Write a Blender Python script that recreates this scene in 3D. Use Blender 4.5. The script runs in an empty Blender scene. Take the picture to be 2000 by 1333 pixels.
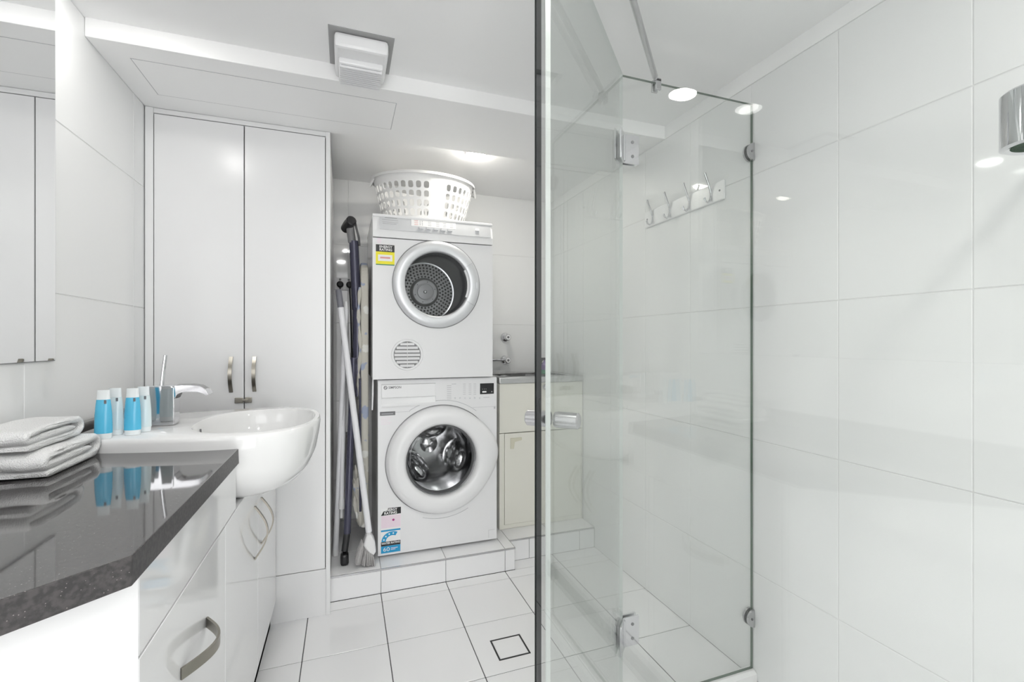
import bpy, bmesh, math, random
from mathutils import Vector, Matrix
random.seed(4)
scn = bpy.context.scene
C = scn.collection
# ------------------------------------------------------------------ camera, world, exposure
FPX, CAMZ = 905.0, 1.17
YAW = math.atan(325 / 905)
cam_d = bpy.data.cameras.new('camera')
cam_d.sensor_width = 36.0
cam_d.lens = FPX * 36.0 / 2000.0
cam_d.clip_start = 0.01
cam_o = bpy.data.objects.new('camera', cam_d)
C.objects.link(cam_o)
cam_o.location = (0, 0, CAMZ)
cam_o.rotation_euler = (math.pi / 2, 0, -YAW)
scn.camera = cam_o
world = bpy.data.worlds.new('world')
scn.world = world
world.use_nodes = True
world.node_tree.nodes['Background'].inputs[0].default_value = (1, 1, 1, 1)
world.node_tree.nodes['Background'].inputs[1].default_value = 3.4  # white fill that enters through the added doorway
scn.view_settings.view_transform = 'Standard'
scn.view_settings.look = 'None'
scn.view_settings.gamma = 1.0
scn.view_settings.use_curve_mapping = False
scn.view_settings.exposure = 0.25
scn.cycles.max_bounces = 8
scn.cycles.diffuse_bounces = 5
scn.cycles.glossy_bounces = 5
scn.cycles.transparent_max_bounces = 32
scn.cycles.sample_clamp_indirect = 6.0
scn.cycles.caustics_reflective = False
scn.cycles.adaptive_threshold = 0.05
scn.cycles.use_light_tree = False
LAMP = 190.0          # radiance of the downlight discs
SN, CS = math.sin(YAW), math.cos(YAW)

# pixel -> point on a known plane of the room
def ray(u, v):
    a = (u - 1000) / FPX
    return Vector((SN + a * CS, CS - a * SN, (667 - v) / FPX))
def PX(u, v, x):
    d = ray(u, v); t = x / d.x
    return Vector((x, d.y * t, CAMZ + d.z * t))
def PY(u, v, y):
    d = ray(u, v); t = y / d.y
    return Vector((d.x * t, y, CAMZ + d.z * t))
def PZ(u, v, z):
    d = ray(u, v); t = (z - CAMZ) / d.z
    return Vector((d.x * t, d.y * t, z))

# ------------------------------------------------------------------ materials
MATS = {}
def mat(name, col, rough=0.5, metal=0.0, spec=0.5, coat=0.0, noise=None, bump=None, alpha=None, trans=0.0, sub=0.0):
    m = bpy.data.materials.new(name); m.use_nodes = True
    nt = m.node_tree; b = nt.nodes['Principled BSDF']
    b.inputs['Base Color'].default_value = (*col, 1)
    b.inputs['Roughness'].default_value = rough
    b.inputs['Metallic'].default_value = metal
    b.inputs['Specular IOR Level'].default_value = spec
    b.inputs['Coat Weight'].default_value = coat
    b.inputs['Coat Roughness'].default_value = 0.03
    tc = None
    if noise or bump:
        tc = nt.nodes.new('ShaderNodeTexCoord')
    if noise:      # (scale, amount): faint mottling of the colour
        n = nt.nodes.new('ShaderNodeTexNoise'); n.inputs['Scale'].default_value = noise[0]; n.inputs['Detail'].default_value = 4
        r = nt.nodes.new('ShaderNodeMix'); r.data_type = 'RGBA'
        r.inputs['A'].default_value = (*[c * (1 - noise[1]) for c in col], 1)
        r.inputs['B'].default_value = (*[min(1, c * (1 + noise[1])) for c in col], 1)
        nt.links.new(tc.outputs['Object'], n.inputs['Vector'])
        nt.links.new(n.outputs['Fac'], r.inputs['Factor'])
        nt.links.new(r.outputs['Result'], b.inputs['Base Color'])
    if bump:       # (scale, strength, distance)
        n2 = nt.nodes.new('ShaderNodeTexNoise'); n2.inputs['Scale'].default_value = bump[0]; n2.inputs['Detail'].default_value = 3
        bp = nt.nodes.new('ShaderNodeBump'); bp.inputs['Strength'].default_value = bump[1]; bp.inputs['Distance'].default_value = bump[2]
        nt.links.new(tc.outputs['Object'], n2.inputs['Vector'])
        nt.links.new(n2.outputs['Fac'], bp.inputs['Height'])
        nt.links.new(bp.outputs['Normal'], b.inputs['Normal'])
    MATS[name] = m
    return m

def glass(name, tint, rough=0.0, ior=1.5, gain=1.0):
    m = bpy.data.materials.new(name); m.use_nodes = True
    nt = m.node_tree; nt.nodes.clear()
    out = nt.nodes.new('ShaderNodeOutputMaterial')
    mix = nt.nodes.new('ShaderNodeMixShader')
    tr = nt.nodes.new('ShaderNodeBsdfTransparent'); tr.inputs[0].default_value = (*tint, 1)
    gl = nt.nodes.new('ShaderNodeBsdfGlossy'); gl.inputs['Roughness'].default_value = rough
    fr = nt.nodes.new('ShaderNodeFresnel')
    geo = nt.nodes.new('ShaderNodeNewGeometry')
    ma = nt.nodes.new('ShaderNodeMath'); ma.operation = 'MULTIPLY_ADD'      # same reflectance on both faces of the sheet
    ma.inputs[1].default_value = 1 / ior - ior; ma.inputs[2].default_value = ior
    nt.links.new(geo.outputs['Backfacing'], ma.inputs[0])
    nt.links.new(ma.outputs[0], fr.inputs['IOR'])
    nt.links.new(fr.outputs[0], mix.inputs[0])
    nt.links.new(tr.outputs[0], mix.inputs[1]); nt.links.new(gl.outputs[0], mix.inputs[2])
    nt.links.new(mix.outputs[0], out.inputs[0])
    MATS[name] = m
    return m

def emit(name, col, s):
    m = bpy.data.materials.new(name); m.use_nodes = True
    nt = m.node_tree; nt.nodes.clear()
    out = nt.nodes.new('ShaderNodeOutputMaterial'); e = nt.nodes.new('ShaderNodeEmission')
    e.inputs[0].default_value = (*col, 1); e.inputs[1].default_value = s
    nt.links.new(e.outputs[0], out.inputs[0])
    MATS[name] = m
    return m

mat('paint', (.90, .90, .90), .55, noise=(3, .01))
mat('wall_tile', (.84, .845, .845), .045, spec=.55, noise=(2, .012))
mat('floor_tile', (.86, .86, .87), .16, spec=.5, noise=(2.5, .02), bump=(60, .03, .001))
mat('grout_wall', (.72, .72, .72), .8, noise=(30, .08))
mat('grout_floor', (.07, .07, .075), .85, noise=(40, .2))
mat('grout_step', (.33, .33, .33), .85, noise=(40, .2))
mat('laminate', (.83, .83, .838), .24, spec=.45, noise=(2, .006))
mat('gloss_white', (.82, .82, .825), .06, spec=.5, noise=(2, .006))
mat('gap', (.08, .08, .08), .8, noise=(20, .1))  # near-black, puts the shade of narrow cabinet gaps into colour
mat('ceramic', (.87, .87, .87), .04, spec=.6, noise=(2, .005))
mat('enamel', (.83, .83, .84), .22, spec=.5, noise=(2, .006))
mat('plastic', (.84, .84, .85), .28, noise=(4, .01))
mat('basket_plastic', (.80, .80, .80), .3, noise=(6, .01))
mat('cream', (.80, .79, .72), .35, noise=(3, .015))
mat('cream_mark', (.66, .64, .52), .5, noise=(30, .05))
mat('chrome', (.72, .72, .74), .06, metal=1.0, noise=(5, .01))
mat('chrome_soft', (.55, .55, .56), .25, metal=1.0, noise=(8, .03))
mat('nickel', (.34, .32, .28), .3, metal=1.0, noise=(20, .06))
mat('silver', (.70, .71, .73), .36, metal=.45, noise=(8, .02))
mat('steel', (.55, .55, .55), .25, metal=1.0, noise=(12, .06))
mat('drum_steel', (.72, .72, .73), .16, metal=.95, noise=(14, .06))
mat('drum_dark', (.28, .28, .285), .3, metal=.3, noise=(14, .06))
mat('drum_plate', (.62, .62, .63), .35, metal=.2, noise=(14, .06))
mat('rubber', (.06, .06, .065), .5, noise=(20, .1))
mat('seal_grey', (.22, .22, .225), .45, noise=(20, .06))
mat('black', (.012, .012, .014), .3, noise=(20, .1))
mat('black_matte', (.02, .02, .022), .5, noise=(20, .1))
mat('navy', (.075, .075, .115), .22, metal=.25, noise=(14, .06))
mat('grey_grip', (.2, .2, .23), .4, noise=(14, .06))
mat('pole_white', (.86, .86, .89), .3, noise=(9, .02))
mat('bristle', (.42, .41, .41), .8, noise=(120, .25))
mat('ink', (.18, .18, .19), .5, noise=(50, .05))
mat('ink_light', (.5, .5, .52), .5, noise=(50, .05))
mat('ink_red', (.75, .35, .33), .5, noise=(50, .05))
mat('yellow', (.92, .83, .02), .4, noise=(30, .03))
mat('green_print', (.05, .25, .16), .4, noise=(30, .03))
mat('blue_print', (.02, .33, .62), .4, noise=(30, .03))
mat('pink_print', (.85, .72, .80), .4, noise=(30, .02))
mat('magenta', (.45, .05, .25), .4, noise=(30, .03))
mat('white_print', (.88, .88, .88), .4, noise=(30, .01))
mat('glass_edge', (.004, .008, .007), .15, noise=(6, .1))
mat('glass_edge_green', (.08, .13, .09), .2, noise=(6, .2))
mat('seal_clear', (.74, .78, .76), .25, noise=(6, .05))
mat('towel', (.91, .91, .91), .95, spec=.1, noise=(60, .03), bump=(420, .9, .004))
mat('blue_soap', (.10, .52, .78), .12, spec=.5, noise=(6, .03))
mat('clear_soap', (.72, .82, .84), .12, spec=.5, noise=(6, .03))
mat('bottle_cap', (.80, .84, .85), .2, noise=(6, .03))
mat('fan_grey', (.36, .36, .36), .6, noise=(18, .06))
mat('purple_print', (.22, .16, .34), .35, noise=(60, .4))
mat('green_bottle', (.10, .30, .18), .3, noise=(40, .3))
mat('black_edge', (.008, .010, .010), .6, spec=.12, noise=(6, .1))
emit('lamp_white', (1, .985, .96), LAMP)
emit('lamp_vanity', (1, .985, .96), LAMP * .42)
emit('lamp_niche', (1, .965, .88), LAMP * 1.0)
glass('clear_glass', (.989, .997, .991))
glass('door_glass', (.972, .992, .979))
glass('window_glass', (.86, .87, .88))
glass('washer_glass', (.86, .865, .87))

# mirror
m = bpy.data.materials.new('mirror'); m.use_nodes = True
b = m.node_tree.nodes['Principled BSDF']; b.inputs['Base Color'].default_value = (.93, .935, .935, 1); b.inputs['Metallic'].default_value = 1; b.inputs['Roughness'].default_value = 0
MATS['mirror'] = m
# speckled engineered stone
m = bpy.data.materials.new('stone'); m.use_nodes = True; nt = m.node_tree; b = nt.nodes['Principled BSDF']
tc = nt.nodes.new('ShaderNodeTexCoord')
v1 = nt.nodes.new('ShaderNodeTexVoronoi'); v1.inputs['Scale'].default_value = 300
v2 = nt.nodes.new('ShaderNodeTexNoise'); v2.inputs['Scale'].default_value = 150; v2.inputs['Detail'].default_value = 5
r1 = nt.nodes.new('ShaderNodeValToRGB')
r1.color_ramp.elements[0].position = .40; r1.color_ramp.elements[0].color = (.044, .042, .043, 1)
r1.color_ramp.elements[1].position = .62; r1.color_ramp.elements[1].color = (.075, .070, .070, 1)
r2 = nt.nodes.new('ShaderNodeValToRGB')
r2.color_ramp.elements[0].position = .0; r2.color_ramp.elements[0].color = (1, 1, 1, 1)
r2.color_ramp.elements[1].position = .22; r2.color_ramp.elements[1].color = (0, 0, 0, 1)
sp = nt.nodes.new('ShaderNodeMath'); sp.operation = 'GREATER_THAN'; sp.inputs[1].default_value = .72
sx = nt.nodes.new('ShaderNodeSeparateColor')
mu = nt.nodes.new('ShaderNodeMath'); mu.operation = 'MULTIPLY'
mx = nt.nodes.new('ShaderNodeMix'); mx.data_type = 'RGBA'; mx.inputs['B'].default_value = (.42, .38, .37, 1)
for n_ in (v1, v2): nt.links.new(tc.outputs['Object'], n_.inputs['Vector'])
nt.links.new(v2.outputs['Fac'], r1.inputs[0]); nt.links.new(v1.outputs['Distance'], r2.inputs[0])
nt.links.new(v1.outputs['Color'], sx.inputs[0]); nt.links.new(sx.outputs[0], sp.inputs[0])
nt.links.new(sp.outputs[0], mu.inputs[0]); nt.links.new(r2.outputs[0], mu.inputs[1])
nt.links.new(mu.outputs[0], mx.inputs['Factor']); nt.links.new(r1.outputs[0], mx.inputs['A'])
nt.links.new(mx.outputs['Result'], b.inputs['Base Color'])
b.inputs['Roughness'].default_value = .05; b.inputs['IOR'].default_value = 1.95
MATS['stone'] = m
m = m.copy(); m.name = 'stone_edge'; b = m.node_tree.nodes['Principled BSDF']      # honed, less shiny edge of the slab
b.inputs['Roughness'].default_value = .45; b.inputs['IOR'].default_value = 1.4
MATS['stone_edge'] = m
# floral fabric
m = bpy.data.materials.new('floral'); m.use_nodes = True; nt = m.node_tree; b = nt.nodes['Principled BSDF']
tc = nt.nodes.new('ShaderNodeTexCoord')
v1 = nt.nodes.new('ShaderNodeTexVoronoi'); v1.inputs['Scale'].default_value = 11
nz = nt.nodes.new('ShaderNodeTexNoise'); nz.inputs['Scale'].default_value = 45
ad = nt.nodes.new('ShaderNodeMath'); ad.operation = 'MULTIPLY_ADD'; ad.inputs[1].default_value = .35
r1 = nt.nodes.new('ShaderNodeValToRGB'); r1.color_ramp.interpolation = 'EASE'
e = r1.color_ramp.elements
e[0].position = .36; e[0].color = (.84, .84, .80, 1); e[1].position = .44; e[1].color = (.64, .62, .56, 1)
e2 = r1.color_ramp.elements.new(.90); e2.color = (.64, .62, .56, 1)
e3 = r1.color_ramp.elements.new(.97); e3.color = (.40, .45, .58, 1)
nt.links.new(tc.outputs['Object'], v1.inputs['Vector']); nt.links.new(tc.outputs['Object'], nz.inputs['Vector'])
nt.links.new(nz.outputs['Fac'], ad.inputs[0]); nt.links.new(v1.outputs['Distance'], ad.inputs[2])
nt.links.new(ad.outputs[0], r1.inputs[0]); nt.links.new(r1.outputs[0], b.inputs['Base Color'])
b.inputs['Roughness'].default_value = .85
MATS['floral'] = m

# ------------------------------------------------------------------ mesh helpers
WLOC = {}
def _reg(o, parent, wloc):
    C.objects.link(o)
    WLOC[o.name] = Vector(wloc)
    if parent is not None:
        o.parent = parent
        o.location = Vector(wloc) - WLOC[parent.name]
    else:
        o.location = Vector(wloc)

class MB:
    def __init__(s): s.v = []; s.f = []; s.m = []; s.sm = []
    def add(s, vs, fs, m=0, smooth=True):
        o = len(s.v); s.v += [Vector(v) for v in vs]
        for f in fs: s.f.append([o + i for i in f]); s.m.append(m); s.sm.append(smooth)
        return s
    def box(s, x0, x1, y0, y1, z0, z1, m=0):
        vs = [(x, y, z) for z in (z0, z1) for y in (y0, y1) for x in (x0, x1)]
        return s.add(vs, [(0, 2, 3, 1), (4, 5, 7, 6), (0, 1, 5, 4), (2, 6, 7, 3), (0, 4, 6, 2), (1, 3, 7, 5)], m, False)
    def rbox(s, x0, x1, y0, y1, z0, z1, r=.003, seg=2, m=0):
        bm = bmesh.new(); bmesh.ops.create_cube(bm, size=1)
        for v in bm.verts:
            v.co = Vector((x0 + (v.co.x + .5) * (x1 - x0), y0 + (v.co.y + .5) * (y1 - y0), z0 + (v.co.z + .5) * (z1 - z0)))
        fl_ = [Vector(v) for v in ((1, 0, 0), (-1, 0, 0), (0, 1, 0), (0, -1, 0), (0, 0, 1), (0, 0, -1))]
        bmesh.ops.bevel(bm, geom=bm.edges[:], offset=r, segments=seg, affect='EDGES', profile=.5)
        return s.bm(bm, m, True, fl_)
    def bm(s, bm, m=0, smooth=True, flats=None):
        bm.verts.index_update(); bm.normal_update(); o = len(s.sm)
        s.add([v.co.copy() for v in bm.verts], [[v.index for v in f.verts] for f in bm.faces], m, smooth)
        if flats:      # the big plane faces stay flat, only the rounded edges are smooth
            for k, f in enumerate(bm.faces):
                if any(f.normal.dot(q) > .9995 for q in flats): s.sm[o + k] = False
        bm.free(); return s
    def prism(s, poly, axis, a0, a1, m=0, bev=0, smooth=False):
        def p3(p, a):
            if axis == 'X': return (a, p[0], p[1])
            if axis == 'Y': return (p[0], a, p[1])
            return (p[0], p[1], a)
        bm = bmesh.new()
        va = [bm.verts.new(p3(p, a0)) for p in poly]; vb = [bm.verts.new(p3(p, a1)) for p in poly]
        n = len(poly)
        bm.faces.new(va[::-1]); bm.faces.new(vb)
        for i in range(n): bm.faces.new((va[i], va[(i + 1) % n], vb[(i + 1) % n], vb[i]))
        bmesh.ops.recalc_face_normals(bm, faces=bm.faces[:])
        bm.normal_update(); fl_ = [f.normal.copy() for f in bm.faces]
        if bev: bmesh.ops.bevel(bm, geom=bm.edges[:], offset=bev, segments=2, affect='EDGES', profile=.5)
        return s.bm(bm, m, smooth or bool(bev), fl_ if bev and len(poly) < 16 else None)
    def tube(s, pts, r, n=14, m=0, cap=True, flat=None):
        pts = [Vector(p) for p in pts]; k = len(pts)
        rs = r if isinstance(r, (list, tuple)) else [r] * k
        vs = []; up = None
        for i, p in enumerate(pts):
            t = (pts[min(i + 1, k - 1)] - pts[max(i - 1, 0)]).normalized()
            if up is None:
                ref = Vector(flat) if flat else (Vector((0, 0, 1)) if abs(t.z) < .9 else Vector((1, 0, 0)))
                a = t.cross(ref).normalized()
            else:
                a = (up - t * up.dot(t)).normalized()
            up = a; b_ = t.cross(a).normalized()
            for j in range(n):
                q = 2 * math.pi * j / n
                vs.append(p + a * (math.cos(q) * rs[i]) + b_ * (math.sin(q) * rs[i]))
        fs = [(i * n + j, i * n + (j + 1) % n, (i + 1) * n + (j + 1) % n, (i + 1) * n + j) for i in range(k - 1) for j in range(n)]
        if cap: fs += [list(range(n))[::-1], list(range((k - 1) * n, k * n))]
        return s.add(vs, fs, m)
    def strap(s, pts, w, t, wdir, m=0):
        """flat strip along pts: width w along wdir, thickness t"""
        pts = [Vector(p) for p in pts]; wd = Vector(wdir).normalized(); k = len(pts); vs = []
        for i, p in enumerate(pts):
            tg = (pts[min(i + 1, k - 1)] - pts[max(i - 1, 0)]).normalized()
            nn = tg.cross(wd).normalized()
            for sa, sb in ((-1, -1), (1, -1), (1, 1), (-1, 1)): vs.append(p + wd * (sa * w / 2) + nn * (sb * t / 2))
        fs = [(i * 4 + j, i * 4 + (j + 1) % 4, i * 4 + 4 + (j + 1) % 4, i * 4 + 4 + j) for i in range(k - 1) for j in range(4)]
        fs += [(3, 2, 1, 0), tuple(range((k - 1) * 4, k * 4))]
        return s.add(vs, fs, m, True)
    def lathe(s, prof, org, axis='Z', n=48, m=0, closed=False, cap0=False, cap1=False):
        ax = Vector(axis) if not isinstance(axis, str) else {'X': Vector((1, 0, 0)), 'Y': Vector((0, 1, 0)), 'Z': Vector((0, 0, 1))}[axis]
        ax.normalize()
        a = ax.cross(Vector((0, 0, 1)) if abs(ax.z) < .9 else Vector((1, 0, 0))).normalized(); b_ = ax.cross(a)
        org = Vector(org); vs = []; k = len(prof)
        for r, h in prof:
            for j in range(n):
                q = 2 * math.pi * j / n
                vs.append(org + ax * h + a * (r * math.cos(q)) + b_ * (r * math.sin(q)))
        kk = k if closed else k - 1
        fs = [(i * n + j, i * n + (j + 1) % n, ((i + 1) % k) * n + (j + 1) % n, ((i + 1) % k) * n + j) for i in range(kk) for j in range(n)]
        if cap0: fs.append(list(range(n))[::-1])
        if cap1: fs.append(list(range((k - 1) * n, k * n)))
        return s.add(vs, fs, m)
    def plate_hole(s, x0, x1, z0, z1, yf, yb, cx, cz, r, n=72, m=0):
        angs = [2 * math.pi * i / n for i in range(n)]
        for X, Z in ((x0, z0), (x1, z0), (x1, z1), (x0, z1)): angs.append(math.atan2(Z - cz, X - cx) % (2 * math.pi))
        angs = sorted(set(round(a, 6) for a in angs)); k = len(angs); vs = []
        for y in (yf, yb):
            for a in angs: vs.append((cx + r * math.cos(a), y, cz + r * math.sin(a)))
            for a in angs:
                ca, sa = math.cos(a), math.sin(a); t = 1e9
                if ca > 1e-6: t = min(t, (x1 - cx) / ca)
                if ca < -1e-6: t = min(t, (x0 - cx) / ca)
                if sa > 1e-6: t = min(t, (z1 - cz) / sa)
                if sa < -1e-6: t = min(t, (z0 - cz) / sa)
                vs.append((cx + t * ca, y, cz + t * sa))
        fs = []
        for i in range(k):
            j = (i + 1) % k
            fs += [(i, j, k + j, k + i), (2 * k + i, 3 * k + i, 3 * k + j, 2 * k + j), (i, 2 * k + i, 2 * k + j, j), (k + i, k + j, 3 * k + j, 3 * k + i)]
        return s.add(vs, fs, m, False)
    def build(s, name, mats, parent=None, sharp=28, recalc=True):
        me = bpy.data.meshes.new(name)
        lo = Vector([min(v[i] for v in s.v) for i in range(3)]); hi = Vector([max(v[i] for v in s.v) for i in range(3)])
        c = (lo + hi) / 2
        if parent is None: c.z = lo.z
        me.from_pydata([v - c for v in s.v], [], s.f)
        if isinstance(mats, str): mats = [mats]
        for k in mats: me.materials.append(MATS[k])
        for p, mi, sm in zip(me.polygons, s.m, s.sm): p.material_index = mi; p.use_smooth = sm
        if recalc:
            bm = bmesh.new(); bm.from_mesh(me); bmesh.ops.recalc_face_normals(bm, faces=bm.faces[:]); bm.to_mesh(me); bm.free()
        sm_ = [p.use_smooth for p in me.polygons]
        me.set_sharp_from_angle(angle=math.radians(sharp))
        for p, k in zip(me.polygons, sm_): p.use_smooth = k
        o = bpy.data.objects.new(name, me); _reg(o, parent, c)
        return o

def tag(o, label, cat=None, group=None, kind=None):
    o['label'] = label
    if cat: o['category'] = cat
    if group: o['group'] = group
    if kind: o['kind'] = kind
    return o
def thing(name, loc, label, cat, group=None):
    o = bpy.data.objects.new(name, None); o.empty_display_size = .05
    _reg(o, None, loc)
    return tag(o, label, cat, group)
def struct(o, label): return tag(o, label, None, None, 'structure')
def place(name, me, parent, wloc, mats=None):
    o = bpy.data.objects.new(name, me); _reg(o, parent, wloc); return o
def text(name, body, size, pos, material, parent, w=None, bold=0.0, wide=1.0):
    cu = bpy.data.curves.new(name, 'FONT'); cu.body = body; cu.size = size; cu.extrude = .0002; cu.offset = bold
    cu.align_x = 'CENTER'; cu.align_y = 'CENTER'
    tmp = bpy.data.objects.new(name, cu); C.objects.link(tmp)
    dg = bpy.context.evaluated_depsgraph_get()
    me = bpy.data.meshes.new_from_object(tmp.evaluated_get(dg))
    bpy.data.objects.remove(tmp); 
    xs = [v.co.x for v in me.vertices]
    k = wide if w is None else w / (max(xs) - min(xs))
    for v in me.vertices: v.co = Vector((v.co.x * k, -v.co.z, v.co.y))
    me.materials.clear(); me.materials.append(MATS[material])
    return place(name, me, parent, pos)
def box_me(name, sx, sy, sz, material, bev=.0012):
    bm = bmesh.new(); bmesh.ops.create_cube(bm, size=1)
    for v in bm.verts: v.co = Vector((v.co.x * sx, v.co.y * sy, v.co.z * sz))
    if bev: bmesh.ops.bevel(bm, geom=bm.edges[:], offset=bev, segments=1, affect='EDGES')
    me = bpy.data.meshes.new(name); bm.to_mesh(me); bm.free(); me.materials.append(MATS[material])
    return me

# ------------------------------------------------------------------ the room
XL, XR, YB, YN, ZC, ZS = -.72, 1.33, 2.90, -.45, 2.12, 2.064
TT = .008
_cache = {}
def tiles(parent, axis, plane, sign, ua, va, material, gap, skip=None):
    """tiles between successive joints ua x va; sign: side the visible face looks to"""
    for i in range(len(ua) - 1):
        for j in range(len(va) - 1):
            if skip and skip(i, j): continue
            w = ua[i + 1] - ua[i] - gap; h = va[j + 1] - va[j] - gap
            if w < .004 or h < .004: continue
            key = (axis, round(w, 4), round(h, 4), material)
            if key not in _cache:
                d = {'X': (TT, w, h), 'Y': (w, TT, h), 'Z': (w, h, TT)}[axis]
                _cache[key] = box_me('tile', *d, material)
            cu, cv = (ua[i] + ua[i + 1]) / 2, (va[j] + va[j + 1]) / 2
            pl = plane - sign * TT / 2
            loc = {'X': (pl, cu, cv), 'Y': (cu, pl, cv), 'Z': (cu, cv, pl)}[axis]
            place('tile', _cache[key], parent, loc)
def joints(a, b, first, step):
    k = math.floor((a - first) / step) + 1; r = [a]
    while first + k * step < b - .004:
        if first + k * step > a + .004: r.append(first + k * step)
        k += 1
    return r + [b]
ZJ = joints(0, ZS, .370, .4585)
fl = MB().box(XL - .1, XR + .1, YN - .1, YB + .1, -.12, -.0022).build('floor', 'grout_floor')
struct(fl, 'white square tiled bathroom floor with thin dark grout lines')
tiles(fl, 'Z', 0, 1, joints(XL, XR + .003, -.150, .304), joints(YN, 2.225, 1.850, .303), 'floor_tile', .0032)
tiles(fl, 'Z', 0, 1, [.8155, 1.066, XR + .003], [2.225, 2.318], 'floor_tile', .0032)
wr = MB().box(XR + .0015, XR + .1, YN - .1, YB + .1, 0, 2.3).build('wall_right', 'grout_wall')
struct(wr, 'right wall of large glossy white tiles')
tiles(wr, 'X', XR, -1, joints(YN, YB, .935, .303), ZJ, 'wall_tile', .0022)
cor = MB().box(XR - .001, XR + .0014, YN, YB, ZS + .001, ZC).build('cornice_strip', 'paint', wr)
wl = MB().box(XL - .1, XL - .0015, YN - .1, YB + .1, 0, 2.3).build('wall_left', 'grout_wall')
struct(wl, 'left wall of large glossy white tiles behind the vanity')
tiles(wl, 'X', XL, 1, joints(YN, 2.14, 1.43, .606), joints(0, ZC, .378, .4585), 'wall_tile', .0022)
wb = MB().box(XL - .1, XR + .1, YB + .0015, YB + .1, 0, 2.3).build('wall_back', 'grout_wall')
struct(wb, 'white tiled back wall of the laundry recess')
tiles(wb, 'Y', YB, -1, joints(-.08, XR, .62, .606), joints(0, ZC, .360, .4585), 'wall_tile', .0022)
wn = MB().prism([(XL - .1, -.12), (-.50, -.12), (-.50, 2.04), (.26, 2.04), (.26, -.12), (XR + .1, -.12), (XR + .1, 2.3), (XL - .1, 2.3)], 'Y', YN - .1, YN).build('wall_near', 'paint')  # unseen doorway opening added so fill light reaches the room
struct(wn, 'plain white wall with a doorway added to let in fill light, opposite the laundry recess')
ce = MB().box(XL - .1, XR + .1, YN - .1, YB + .1, ZC, 2.3).build('ceiling', 'paint')
struct(ce, 'flat white painted ceiling')
bk = MB().rbox(XL, XR, 1.70, 2.136, ZS, ZC + .01, .003).build('trim_1', 'paint')
struct(bk, 'white dropped bulkhead across the ceiling before the laundry recess')
ap = thing('access_panel', (-.23, 1.9, ZS - .002), 'large flat white access panel set in the ceiling bulkhead', 'access panel')
a0 = (-.638, .178, 1.787, 2.012)
MB().rbox(a0[0], a0[1], a0[2], a0[3], ZS - .0012, ZS + .002, .0006, 1).build('panel', 'paint', ap)
g = MB(); w_ = .0028
g.box(a0[0] - w_, a0[1] + w_, a0[2] - w_, a0[2], ZS - .0006, ZS + .001); g.box(a0[0] - w_, a0[1] + w_, a0[3], a0[3] + w_, ZS - .0006, ZS + .001)
g.box(a0[0] - w_, a0[0], a0[2], a0[3], ZS - .0006, ZS + .001); g.box(a0[1], a0[1] + w_, a0[2], a0[3], ZS - .0006, ZS + .001)
g.build('shadow_gap', 'ink_light', ap)

# tiled plinth under the laundry appliances
ZP = .115
pl = MB().box(-.066, .8135, 2.2265, 2.895, 0, ZP - .0015).box(.8135, XR - .001, 2.3165, 2.895, 0, ZP - .0015).build('plinth', 'grout_step')
struct(pl, 'low white tiled step carrying the laundry appliances')
XJ = [-.066, .154, .458, .762, .815]
tiles(pl, 'Y', 2.225, -1, XJ, [0, ZP - .008], 'floor_tile', .0028)
tiles(pl, 'Z', ZP, 1, XJ, [2.2175 + .010, 2.46, 2.765, 2.895], 'floor_tile', .0028)
tiles(pl, 'Y', 2.315, -1, [.823, .930, 1.234, 1.328], [0, ZP - .008], 'floor_tile', .0028)
tiles(pl, 'Z', ZP, 1, [.815, 1.066, 1.328], [2.3175, 2.62, 2.895], 'floor_tile', .0028)
tiles(pl, 'X', .815, 1, [2.2265, 2.315], [0, ZP - .008], 'floor_tile', .0028)
MB().box(-.066, .816, 2.2235, 2.2275, ZP - .0085, ZP - .001).box(.8125, .8165, 2.2265, 2.3145, ZP - .0085, ZP - .001).box(.816, 1.328, 2.3135, 2.3175, ZP - .0085, ZP - .001).build('edge_trim', 'chrome_soft', pl)

# floor waste
dr_ = thing('floor_drain', (.591, 1.669, 0), 'square tile-insert floor drain with a black outline', 'drain')
x0, x1, y0, y1 = .529, .653, 1.609, 1.729
f_ = MB(); w_ = .006
f_.box(x0, x1, y0, y0 + w_, .0001, .0012).box(x0, x1, y1 - w_, y1, .0001, .0012).box(x0, x0 + w_, y0 + w_, y1 - w_, .0001, .0012).box(x1 - w_, x1, y0 + w_, y1 - w_, .0001, .0012)
f_.build('frame', 'black_matte', dr_)
MB().rbox(x0 + .008, x1 - .008, y0 + .008, y1 - .008, .0001, .0014, .0005, 1).build('tile_insert', 'floor_tile', dr_)

# ------------------------------------------------------------------ downlights
def downlight(x, y, label, lamp='lamp_white', r=.043, dome=.009):
    t = thing('downlight', (x, y, ZC), label, 'ceiling light', 'recessed ceiling downlights')
    MB().lathe([(r, -.001), (r + .004, -.004), (r + .013, -.003), (r + .015, 0), (r, 0)], (x, y, ZC), 'Z', 40, closed=True).build('trim_ring', 'plastic', t)
    k = [(r * math.cos(math.pi / 2 * i / 6), -.0015 - dome * math.sin(math.pi / 2 * i / 6)) for i in range(7)]      # domed diffuser
    MB().lathe(k, (x, y, ZC), 'Z', 32).build('lens', lamp, t)
downlight(.622, 2.268, 'glowing round downlight in the recess above the clothes dryer', 'lamp_niche', .04, .018)
downlight(-.55, 1.455, 'round downlight over the vanity basin', 'lamp_vanity')
downlight(.02, .62, 'round downlight in the middle of the ceiling')
downlight(.85, .0, 'unseen fill downlight added over the shower end of the room')  # unseen lamp, added for soft overall light
downlight(-.05, -.1, 'round downlight nearest the plain wall')

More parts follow.
